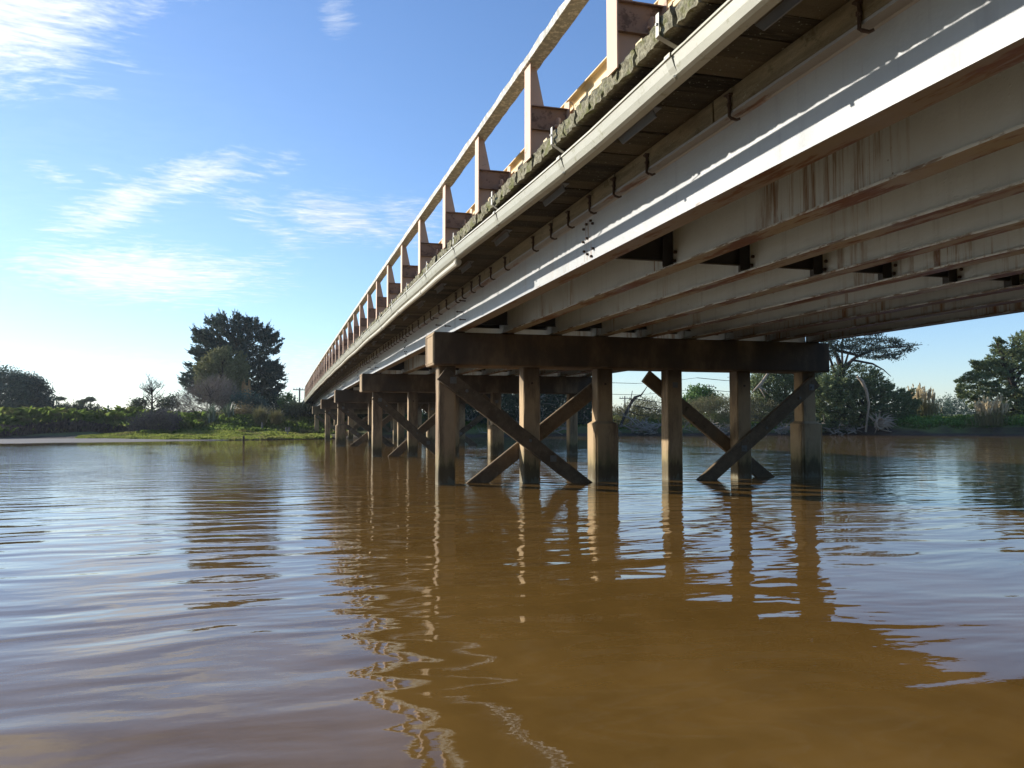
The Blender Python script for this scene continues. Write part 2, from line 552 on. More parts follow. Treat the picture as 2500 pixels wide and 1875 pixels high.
mat_leaf('tan_leaf', (0.14, 0.105, 0.045), (0.24, 0.19, 0.085), (0.08, 0.10, 0.035))
mat_leaf('plume', (0.56, 0.45, 0.26), (0.78, 0.68, 0.46), None, 0.9, 0.4)
mat_leaf('tussock_leaf', (0.13, 0.135, 0.055), (0.25, 0.22, 0.10))
mat_leaf('flax_leaf', (0.07, 0.10, 0.05), (0.22, 0.26, 0.17), None, 0.5, 0.15)
mat_leaf('mat_grass', (0.190, 0.245, 0.045), (0.310, 0.350, 0.085), (0.27, 0.26, 0.09), 0.8, 0.5)
mat_leaf('tall_grass', (0.090, 0.160, 0.030), (0.220, 0.300, 0.065), (0.22, 0.23, 0.09), 0.8, 0.5)
mat_leaf('reed_stem', (0.075, 0.060, 0.055), (0.145, 0.115, 0.100), None, 0.9, 0.1)
mat_leaf('weed_leaf', (0.085, 0.170, 0.030), (0.170, 0.290, 0.060), None, 0.7, 0.4)


def mat_ground():
    m, b, bs, P, geo = new_mat('bank_soil')
    x, y, z = b.sep(P)
    nz = b.sep(geo.outputs['Normal'])[2]
    n = b.noise(P, 0.5, 6, 0.65)
    g = b.mix(n, (0.055, 0.085, 0.020), (0.14, 0.15, 0.045))
    mud = b.mix(b.noise(P, 1.5, 5, 0.7), (0.028, 0.020, 0.014), (0.085, 0.062, 0.042))
    c = b.mix(b.m('MULTIPLY', b.rng(z, 0.12, 0.35), b.rng(nz, 0.55, 0.8)), mud, g)
    b.put(bs.inputs['Base Color'], c)
    bs.inputs['Roughness'].default_value = 0.95
    bump(b, bs, b.noise(P, 5, 6, 0.7), 0.7, 0.15)


mat_ground()


def mat_mud():
    m, b, bs, P, geo = new_mat('wet_mud')
    n = b.noise(b.map(P, (1, 3, 1)), 1.3, 7, 0.7)
    c = b.mix(n, (0.12, 0.100, 0.075), (0.22, 0.19, 0.145))
    b.put(bs.inputs['Base Color'], c)
    b.put(bs.inputs['Roughness'], b.rng(n, 0.3, 0.7, 0.5, 0.85))
    bump(b, bs, b.noise(P, 5, 5, 0.7), 0.5, 0.05)


mat_mud()


def mat_water():
    m, b, bs, P, geo = new_mat('river_water')
    x, y, z = b.sep(P)
    # silt clouds
    s = b.rng(b.noise(b.map(P, (0.9, 0.5, 1), (0, 0, 0.5)), 0.9, 7, 0.66, 0.6), 0.3, 0.7)
    c = b.mix(s, (0.136, 0.074, 0.017), (0.188, 0.104, 0.026))
    b.put(bs.inputs['Base Color'], c)
    bs.inputs['Roughness'].default_value = 0.02
    bs.inputs['IOR'].default_value = 1.333
    # wave fields (heights in metres)
    dy = b.m('ADD', y, 16.3)
    dx = b.m('ADD', x, 3.0)
    dist = b.m('SQRT', b.m('ADD', b.m('MULTIPLY', dx, dx), b.m('MULTIPLY', dy, dy)))
    wob = b.noise(P, 0.35, 2, 0.5, 0, True)
    wv = b.vm('SCALE', b.vm('SUBTRACT', wob, (0.5, 0.5, 0.5)))
    wv.node.inputs['Scale'].default_value = 1.2
    Pw = b.vm('ADD', P, wv)
    w1 = b.noise(b.map(Pw, (0.60, 2.3, 1), (0, 0, math.radians(-34))), 1.0, 1, 0.45)
    w2 = b.noise(b.map(Pw, (2.1, 5.6, 1), (0, 0, math.radians(-24))), 1.0, 1, 0.5)
    w3 = b.noise(b.map(P, (10.0, 19.0, 1), (0, 0, math.radians(12))), 1.0, 2, 0.5)
    open_ = b.rng(b.m('SUBTRACT', b.m('MULTIPLY', x, -1.0), 0.0), -3.5, 4.0)          # wind reaches the open side
    lee = b.rng(y, 30.0, 40.0, 1.0, 0.12)
    leem = b.m('MAXIMUM', lee, b.rng(x, -6.0, 4.0))
    patch = b.rng(b.noise(b.map(P, (0.22, 0.10, 1)), 1.0, 3, 0.5), 0.35, 0.65, 0.35, 1.0)
    farr = b.rng(y, -10.0, 8.0)
    a1 = b.m('MULTIPLY', b.m('ADD', 0.017, b.m('MULTIPLY', open_, 0.014)), leem)
    a2 = b.m('MULTIPLY', b.m('MULTIPLY', b.m('ADD', 0.0068, b.m('MULTIPLY', farr, 0.0050)), patch), leem)
    a3 = b.m('MULTIPLY', b.m('MULTIPLY', b.m('ADD', 0.0007, b.m('MULTIPLY', farr, 0.0046)), patch), leem)
    a3 = b.m('MULTIPLY', a3, b.m('ADD', 0.5, b.m('MULTIPLY', open_, 0.9)))
    h = b.m('ADD', b.m('MULTIPLY', w1, a1), b.m('ADD', b.m('MULTIPLY', w2, a2), b.m('MULTIPLY', w3, a3)))
    bump(b, bs, h, 1.0, 1.0)


mat_water()

# ------------------------------------------------------------------ setting: water, ground
wm = MB().add([(-3000, -3000, 0), (3000, -3000, 0), (3000, 3000, 0), (-3000, 3000, 0)], [(0, 1, 2, 3)])
link('river_water', wm.mesh('river_water', MATS['river_water']), kind='structure')

WX = [-1500, -300, -80, -40, -23, -16, -10.8, -6.5, -1, 3, 6, 10, 18, 29, 36.5, 46, 53, 57, 64, 80, 110, 300, 1500]
WY = [300, 110, 62, 57, 55.4, 54.6, 48.6, 47.2, 48.2, 51, 54.5, 57, 58.5, 60, 57.8, 56.5, 54.5, 49.0, 46, 37, 24, -40, -300]


_hash = {}


def vnoise(x, y):
    xi, yi = math.floor(x), math.floor(y)
    fx, fy = x - xi, y - yi
    fx, fy = fx * fx * (3 - 2 * fx), fy * fy * (3 - 2 * fy)

    def h(i, j):
        k = (i, j)
        if k not in _hash:
            _hash[k] = random.Random(i * 73856093 ^ j * 19349663).random()
        return _hash[k]
    return (h(xi, yi) * (1 - fx) + h(xi + 1, yi) * fx) * (1 - fy) + (h(xi, yi + 1) * (1 - fx) + h(xi + 1, yi + 1) * fx) * fy


def shore(x):
    y = float(np.interp(x, WX, WY))
    if 6 < x < 90:
        y += 1.1 * (vnoise(x * 0.45, 1.5) - 0.5) + 0.6 * (vnoise(x * 1.3, 6.5) - 0.5)
    return y


def sstep(a, b, v):
    t = min(1, max(0, (v - a) / (b - a)))
    return t * t * (3 - 2 * t)


def ground_z(x, y):
    d = y - shore(x)
    if d < 0:
        return max(-0.6, d * 0.4)
    left = 1 - sstep(2, 12, x)
    # left bank: a low grass mat, then a bank of long grass; right bank: a steep mud face
    matw = 11.5 if x > -14 else np.interp(x, [-24, -14], [1.5, 11.5])
    zl = 0.10 * sstep(0, 0.6, d) + 0.32 * sstep(0.5, matw, d) + 1.25 * sstep(matw - 0.5, matw + 5, d) + 0.7 * sstep(18, 30, d) * sstep(-16, -9, x)
    zr = (0.85 + 0.5 * (vnoise(x * 0.7, d * 0.9 + 20) - 0.5)) * sstep(0, 1.2, d) + 0.75 * sstep(1.5, 8, d) + 0.5 * sstep(8, 20, d)
    z = zl * left + zr * (1 - left)
    z += (vnoise(x * 0.6, y * 0.6) - 0.5) * 0.30 * sstep(0.3, 3, d) + (vnoise(x * 0.15, y * 0.15) - 0.5) * 0.4 * sstep(3, 10, d)
    # road embankment beyond the bridge
    e = sstep(66, 74, y) * (1 - sstep(1.5, 5.5, abs(x - 4.7) - 4.8)) * 3.15
    z = max(z, e)
    if 5 < d < 60 and -1 < x < 11:
        z = max(z, sstep(6, 22, d) * 2.6)
    return z


def ground_mesh():
    xs = [-1500, -900, -500, -300, -200, -140, -100, -80] + list(np.arange(-64, 8, 1.0)) + list(np.arange(8, 80, 0.4)) + list(np.arange(80, 92, 1.0)) + [95, 105, 120, 150, 200, 300, 500, 900, 1500]
    ds = [-4, -1, 0, 0.25, 0.5, 0.8, 1.1, 1.5, 2, 3, 4, 5, 6, 7, 8, 9, 10, 11, 12, 13, 14, 15, 16, 18, 20, 22, 24, 26, 28, 32, 40, 55, 80, 130, 250, 600, 1500, 2900]
    vs, fs = [], []
    for x in xs:
        for d in ds:
            y = shore(x) + d
            vs.append((x, y, ground_z(x, y)))
    n = len(ds)
    for i in range(len(xs) - 1):
        for j in range(n - 1):
            fs.append((i * n + j, (i + 1) * n + j, (i + 1) * n + j + 1, i * n + j + 1))
    me = np_mesh('river_bank', np.array(vs), np.array(fs), MATS['bank_soil'])
    me.polygons.foreach_set('use_smooth', np.ones(len(me.polygons), bool))
    return me


link('river_bank', ground_mesh(), kind='structure')

# mud flat: a thin tongue of wet mud in front of the left bank
vs, fs = [], []
mx = np.linspace(-70, -6.2, 90)
for i, x in enumerate(mx):
    fr = np.interp(x, [-70, -23, -19, -12, -8, -6.2], [48, 41.5, 41.0, 43.6, 46.0, 47.3]) + (vnoise(x * 0.5, 3) - 0.5) * 0.8
    bk = shore(x) + 0.5
    for t in (0, 0.06, 0.35, 0.7, 1):
        vs.append((x, fr + (bk - fr) * t, (-0.03, 0.012, 0.03, 0.045, 0.06)[int(round({0: 0, 0.06: 1, 0.35: 2, 0.7: 3, 1: 4}[t]))] + (vnoise(x * 1.2, t * 9) - 0.5) * 0.015))
for i in range(len(mx) - 1):
    for j in range(4):
        fs.append((i * 5 + j, (i + 1) * 5 + j, (i + 1) * 5 + j + 1, i * 5 + j + 1))
link('mudflat', np_mesh('mudflat', np.array(vs), np.array(fs), MATS['wet_mud']), kind='structure')

# ------------------------------------------------------------------ bridge
S = 14.465
NODES_Y = [-40, 0, S, 2 * S, 3 * S, 4 * S, 5 * S, 78]
NODES_Z = [0, 0, -0.014, -0.072, -0.172, -0.383, -0.62, -0.72]


def zoff(y):
    return float(np.interp(y, NODES_Y, NODES_Z))


ZCAP_T, ZCAP_B, CAPW, CAPL = 3.078, 2.415, 0.911, 9.19
Z_FL0, Z_FL1 = 3.10, 3.712           # girder bottom / top
Z_PL0, Z_PL1 = 3.895, 4.04           # plank bottom / top
GX = [0.535 + 1.043 * k for k in range(9)]

bridge = thing('road_bridge', 'long road bridge on pale steel girders with mossy timber deck planks and pinkish railing', 'bridge', (4.7, 0, 0))
BO = Vector((-4.7, 0, 0))          # parts keep world coordinates


def bp(name, me, loc=(0, 0, 0), rot=(0, 0, 0), parent=None, kind=None, label=None):
    if parent is None:
        return link(name, me, bridge, Vector(loc) + BO, rot, kind, label)
    return link(name, me, parent, loc, rot, kind, label)


# girders, one mesh per span shared by nine girders
def girder_mesh(y0, y1, mat):
    hw, tf, tw, f = 0.1125, 0.022, 0.008, 0.014
    a, c = Z_FL0, Z_FL1
    prof = [(-hw, a), (hw, a), (hw, a + tf), (tw + f, a + tf), (tw, a + tf + f), (tw, c - tf - f), (tw + f, c - tf), (hw, c - tf), (hw, c), (-hw, c), (-hw, c - tf), (-tw - f, c - tf), (-tw, c - tf - f), (-tw, a + tf + f), (-tw - f, a + tf), (-hw, a + tf)]
    ys = np.linspace(y0, y1, 5)
    m = MB().extr_y(prof, list(ys), [zoff(y) for y in ys])
    return m.mesh('girder', mat)


spans = [(-S - 6, -S)] + [(k * S, (k + 1) * S) for k in range(-1, 5)]
for si, (y0, y1) in enumerate(spans):
    gm = girder_mesh(y0 + 0.47, y1 + 0.43, MATS['girder_steel'])
    for k, gx in enumerate(GX):
        o = bp('girder', gm, (gx, 0, 0))
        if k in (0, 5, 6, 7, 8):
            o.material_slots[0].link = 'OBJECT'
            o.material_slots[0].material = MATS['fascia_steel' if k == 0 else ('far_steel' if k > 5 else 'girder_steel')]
        if k == 0:
            o['label'] = 'clean grey outer girder'

# timber packers between girder and planks
for (y0, y1) in spans:
    ys = np.linspace(y0, y1, 8)
    for i in range(7):
        a, c = ys[i] + 0.015, ys[i + 1] - 0.015
        j = random.uniform(-0.008, 0.008)
        pm = MB().extr_y([(-0.112, Z_FL1 + 0.004), (0.112, Z_FL1 + 0.004), (0.112, Z_PL0 - 0.004), (-0.112 + j, Z_PL0 - 0.004 + j * 0.3)], [a, c], [zoff(a), zoff(c)]).mesh('timber_packer', MATS['packer_timber'])
        bp('timber_packer', pm, (GX[0], 0, 0))
    ym = [y0 + 0.02, (y0 + y1) / 2, y1 - 0.02]
    pm = MB().extr_y([(-0.1, Z_FL1 + 0.004), (0.1, Z_FL1 + 0.004), (0.1, Z_PL0 - 0.004), (-0.1, Z_PL0 - 0.004)], ym, [zoff(q) for q in ym]).mesh('timber_packer', MATS['packer_timber'])
    for gx in GX[1:]:
        bp('timber_packer', pm, (gx, 0, 0))


# deck planks
def plank_mesh(seed, rough_end):
    r = random.Random(seed)
    m = MB()
    x0, x1, w = -0.475, 9.88, 0.312
    ny, nz = 6, 4
    if rough_end:
        g0 = []
        vs = []
        for j in range(nz + 1):
            for i in range(ny + 1):
                y = -w / 2 + w * i / ny
                z = Z_PL0 + (Z_PL1 - Z_PL0) * j / nz
                e = r.uniform(-0.014, 0.014)
                edge = (i in (0, ny)) or (j in (0, nz))
                zz = z + (r.uniform(-0.003, 0.003) if j == 0 else r.uniform(-0.008, 0.006) if j == nz else 0)
                yy = y + (r.uniform(-0.001, 0.001) if i in (0, ny) else r.uniform(-0.008, 0.008))
                vs.append((x0 + e + (0.003 if edge else 0), yy, zz))
        n0 = len(vs)
        idx = lambda i, j: j * (ny + 1) + i
        fs = []
        for j in range(nz):
            for i in range(ny):
                fs.append((idx(i, j), idx(i, j + 1), idx(i + 1, j + 1), idx(i + 1, j)))
        # rim -> inner clean section -> far end
        rim = [idx(i, 0) for i in range(ny + 1)] + [idx(ny, j) for j in range(1, nz + 1)] + [idx(i, nz) for i in range(ny - 1, -1, -1)] + [idx(0, j) for j in range(nz - 1, 0, -1)]
        for xx in (x0 + 0.35, x1):
            for q in rim:
                _, y, _ = vs[q]
                i, j = q % (ny + 1), q // (ny + 1)
                vs.append((xx, -w / 2 + w * i / ny, Z_PL0 + (Z_PL1 - Z_PL0) * j / nz))
        k = len(rim)
        for i in range(k):
            j = (i + 1) % k
            fs.append((rim[i], rim[j], n0 + j, n0 + i))
            fs.append((n0 + i, n0 + j, n0 + k + j, n0 + k + i))
        fs.append(tuple(n0 + k + i for i in range(k)))
        m.add(vs, fs)
    else:
        m.box(x0, x1, -w / 2, w / 2, Z_PL0, Z_PL1)
    return m.mesh('deck_plank', MATS['plank_timber'])


PL_ROUGH = [plank_mesh(s, True) for s in range(9)]
PL_FAR = [plank_mesh(s, False) for s in range(1)]
PITCH_PL = 0.3190
for i in range(300):
    y = -18.6 + i * PITCH_PL
    if y > 77:
        break
    sl = (zoff(y + 0.5) - zoff(y - 0.5))
    me = PL_ROUGH[random.randrange(9)] if y < 22 else PL_FAR[0]
    dx = random.uniform(-0.008, 0.006)
    dz = random.uniform(-0.003, 0.003)
    if 0.12 > random.random():
        dx += random.choice((-0.016, 0.02))
    bp('deck_plank', me, (dx, y + random.uniform(-0.004, 0.004), zoff(y) + dz - 0.0), (math.atan(sl) * 0 + random.uniform(-0.006, 0.006), 0, random.uniform(-0.0008, 0.0008)))

ys = [-18.7, 0, S, 2 * S, 3 * S, 4 * S, 5 * S, 76]
bp('road_surface', MB().extr_y([(0.35, Z_PL1 + 0.012), (9.05, Z_PL1 + 0.012), (9.05, Z_PL1 + 0.07), (4.7, Z_PL1 + 0.13), (0.35, Z_PL1 + 0.07)], ys, [zoff(q) for q in ys]).mesh('road_surface', MATS['asphalt']))

# hook bolts that clamp the packer to the outer girder
def hook_mesh(v):
    m = MB()
    h = 0.15 + 0.02 * v
    m.tube([(-0.128, 0, 0.115), (-0.128, 0, 0.02), (-0.130, 0.0, -0.03 - 0.01 * v), (-0.118, -0.01, -0.062), (-0.085, -0.03, -0.078), (-0.062, -0.05, -0.070)], [0.013, 0.014, 0.013, 0.013, 0.012, 0.010], 7)
    m.box(-0.155, -0.114, -0.035, 0.035, 0.118, 0.130)
    m.tube([(-0.128, 0, 0.102), (-0.128, 0, 0.12)], 0.024, 6)
    m.tube([(-0.128, 0, 0.035), (-0.128, 0, 0.06)], 0.021, 6)
    return m.mesh('hook_bolt', MATS['rusty_bolt'])


HK = [hook_mesh(v) for v in range(3)]
hook_y = [-13.4, -12.14, -10.59, -9.10, -8.26, -7.55, -6.84, -6.17, -5.38, -3.89, -3.01, -2.23, -1.56]
y = -0.8
while y < 70:
    hook_y.append(y)
    y += random.uniform(0.55, 1.05)
for y in hook_y:
    bp('hook_bolt', random.choice(HK), (GX[0], y, Z_FL1 + 0.0 + zoff(y)), (0, 0, random.uniform(-0.15, 0.15)))

# diaphragms (cross beams) at mid span and over the piers, with bracket plates
def diaphragm(yc, zb, zt, post):
    for k in range(8):
        x0, x1 = GX[k] + 0.012, GX[k + 1] - 0.012
        m = MB()
        m.box(x0, x1, -0.006, 0.006, zb, zt)
        m.box(x0, x1, -0.05, 0.0, zb, zb + 0.012)
        m.box(x0, x1, -0.05, 0.0, zt - 0.012, zt)
        o = bp('cross_beam', m.mesh('cross_beam', MATS['black_steel']), (0, yc, zoff(yc)))
        if post:
            bm_ = MB()
            bm_.box(x1 - 0.135, x1 - 0.001, -0.075, -0.058, Z_FL0 + 0.035, zt + 0.02)
            bm_.box(x1 - 0.022, x1 - 0.002, -0.058, 0.16, Z_FL0 + 0.035, zt + 0.02)
            bp('bracket_plate', bm_.mesh('bracket_plate', MATS['black_steel']), (0, 0, 0), parent=o)
            b2 = MB()
            for (py, pz) in ((-0.16, 0.19), (-0.13, 0.09)):
                b2.tube([(x1 - 0.0, py, Z_FL0 + pz), (x1 - 0.03, py, Z_FL0 + pz)], 0.020, 6)
            bp('bolt', b2.mesh('bolt', MATS['rusty_bolt']), (0, 0, 0), parent=o)


for k in range(-1, 5):
    diaphragm(k * S + S / 2 - 0.02, 3.20, 3.62, True)
for k in range(0, 5):
    diaphragm(k * S + 0.16, 3.27, 3.66, False)
    diaphragm(k * S + 0.80, 3.27, 3.66, False)

# bearing plates on the caps
bpm = MB().box(-0.13, 0.13, -0.12, 0.12, ZCAP_T + 0.001, Z_FL0 - 0.001).mesh('bearing_plate', MATS['rusty_bolt'])
for k in range(0, 5):
    for gx in GX:
        for dy in (0.24, 0.68):
            bp('bearing_plate', bpm, (gx, k * S + dy, zoff(k * S)))

# splice bolts on the outer girder, and studs sticking out beside each pier
bm1 = MB().tube([(-0.008, 0, 0), (-0.034, 0, 0)], [0.016, 0.014], 6).mesh('splice_bolt', MATS['rusty_bolt'])
for (y, z) in ((-7.31, 3.62), (-7.37, 3.575), (-7.17, 3.61), (-7.08, 3.57), (-7.18, 3.44), (-7.06, 3.42), (-7.09, 3.30), (-7.19, 3.25), (-7.38, 3.28), (-7.32, 3.20)):
    bp('splice_bolt', bm1, (GX[0], y, z))
    for k in range(1, 4):
        bp('splice_bolt', bm1, (GX[0], y + k * S, z + zoff(y + k * S)))
stud = MB().tube([(0, 0, 0), (-0.135, 0.0, 0.004)], 0.011, 6).tube([(-0.10, 0, 0.003), (-0.118, 0, 0.003)], 0.020, 6).mesh('stud', MATS['rusty_bolt'])
for k in range(0, 5):
    for (dy, z) in ((-0.56, 3.63), (-0.28, 3.45), (-0.57, 3.26), (2.3, 3.64), (1.94, 3.44), (0.9, 3.3)):
        y = k * S + dy
        bp('stud', stud, (GX[0] - 0.006, y, z + zoff(y)))
joint = MB().box(-0.0125, -0.0085, -0.007, 0.007, Z_FL0 + 0.03, Z_FL1 - 0.03).mesh('web_seam', MATS['grey_plate'])
for k in range(0, 5):
    bp('web_seam', joint, (GX[0], k * S + 0.44, zoff(k * S)))

# hanging steel plates under the planks, one per railing post
hp = MB()
hp.prism([(-0.40, 3.80), (0.30, 3.80), (0.40, 3.885), (-0.33, 3.885)], -0.006, 0.006, Matrix.Identity(4))
hv = [(p[2], p[0], p[1]) for p in hp.v]
hpm = MB().add(hv, hp.f).box(-0.05, 0.05, -0.40, 0.38, 3.881, 3.891).mesh('hanger_plate', MATS['grey_plate'])
POST_Y = [-8.11 + 2.286 * k for k in range(-4, 32)]
for y in POST_Y:
    bp('hanger_plate', hpm, (0.02, y - 1.6, zoff(y - 1.6)))

# railing posts
ZP0, ZP1 = 4.00, 4.995
pm = MB()
pm.box(-0.500, -0.488, -0.10, 0.10, ZP0, ZP1)
pm.prism([(-0.487, 4.05), (-0.26, 4.05), (-0.26, 4.33), (-0.315, 4.57), (-0.405, ZP1 - 0.004), (-0.487, ZP1 - 0.004)], -0.006, 0.006)
pv = [(p[0], p[2], p[1]) if i >= 8 else p for i, p in enumerate(pm.v)]
pm.v = pv
post_me = pm.mesh('rail_post', MATS['post_paint'])
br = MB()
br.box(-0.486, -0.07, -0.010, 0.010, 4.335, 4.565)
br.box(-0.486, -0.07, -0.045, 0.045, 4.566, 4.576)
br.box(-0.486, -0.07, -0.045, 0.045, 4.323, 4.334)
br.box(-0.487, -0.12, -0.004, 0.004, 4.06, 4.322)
brm = br.mesh('bracket', MATS['bracket_paint'])
ep = MB()
ep.prism([(-0.09, 4.24), (0.09, 4.24), (0.09, 4.60), (0.045, 4.665), (-0.09, 4.635)], -0.006, 0.006)
ep.v = [(p[2] - 0.062, p[0], p[1]) for p in ep.v]
epm = ep.mesh('end_plate', MATS['post_paint'])
dk = MB().tube([(-0.19, -0.05, 4.40), (-0.165, -0.05, 4.40)], 0.062, 14).tube([(-0.215, -0.05, 4.375), (-0.19, -0.05, 4.375)], 0.016, 6)
dkm = dk.mesh('washer', MATS['post_paint'])
bl = MB().box(-0.40, -0.34, -0.33, -0.22, 4.03, 4.14).mesh('base_block', MATS['kerb_paint'])
for y in POST_Y:
    z = zoff(y)
    p = bp('rail_post', post_me, (random.uniform(-0.006, 0.004), y + random.uniform(-0.01, 0.01), z), (random.uniform(-0.006, 0.006), 0, random.uniform(-0.02, 0.02)))
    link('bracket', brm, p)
    link('end_plate', epm, p)
    link('washer', dkm, p)
    link('base_block', bl, p)

# handrail: weathered concrete bars from post to post
rr = random.Random(3)
for i in range(len(POST_Y) - 1):
    if i % 2 and i < len(POST_Y) - 2:
        continue
    y0 = POST_Y[i] + 0.006
    y1 = POST_Y[min(i + 2, len(POST_Y) - 1)] - 0.006
    n = 26 if y0 < 20 else 8
    ys = np.linspace(y0, y1, n)
    vs, fs = [], []
    for q in ys:
        z = zoff(q)
        j = [rr.uniform(-0.009, 0.013) for _ in range(6)]
        vs += [(-0.532, q, 4.998 + z), (-0.532 + j[4] * .3, q, 5.082 + z + j[0]), (-0.505, q, 5.095 + z + j[1]), (-0.42, q, 5.097 + z + j[2]), (-0.372, q, 5.085 + z + j[3]), (-0.372 + j[5] * 0.5, q, 4.998 + z)]
    for k in range(n - 1):
        for t in range(6):
            fs.append((k * 6 + t, k * 6 + (t + 1) % 6, (k + 1) * 6 + (t + 1) % 6, (k + 1) * 6 + t))
    fs += [(5, 4, 3, 2, 1, 0), tuple((n - 1) * 6 + t for t in range(6))]
    bp('handrail', MB().add(vs, fs).mesh('handrail', MATS['rail_concrete']))
zE = zoff(63)
bp('handrail', MB().tube([(-0.45, POST_Y[-1], 5.045 + zE), (-0.45, POST_Y[-1] + 1.6, 5.0 + zE - 0.05), (-0.45, POST_Y[-1] + 2.6, 4.1 + zE - 0.1)], 0.045, 8).mesh('handrail', MATS['galvanised']))

# guard beam behind the posts
prof = [(-0.055, 4.39), (-0.02, 4.39), (0.03, 4.44), (0.03, 4.50), (-0.015, 4.53), (-0.015, 4.56), (0.03, 4.59), (0.03, 4.65), (-0.02, 4.695), (-0.055, 4.695), (-0.055, 4.683), (-0.025, 4.683), (0.018, 4.645), (0.018, 4.597), (-0.027, 4.566), (-0.027, 4.524), (0.018, 4.493), (0.018, 4.447), (-0.025, 4.402), (-0.055, 4.402)]
for i in range(0, len(POST_Y) - 1, 2):
    y0, y1 = POST_Y[i] + 0.01, POST_Y[min(i + 2, len(POST_Y) - 1)] - 0.01
    bp('guard_beam', MB().extr_y(prof, [y0, (y0 + y1) / 2, y1], [zoff(q) for q in (y0, (y0 + y1) / 2, y1)]).mesh('guard_beam', MATS['kerb_paint']))

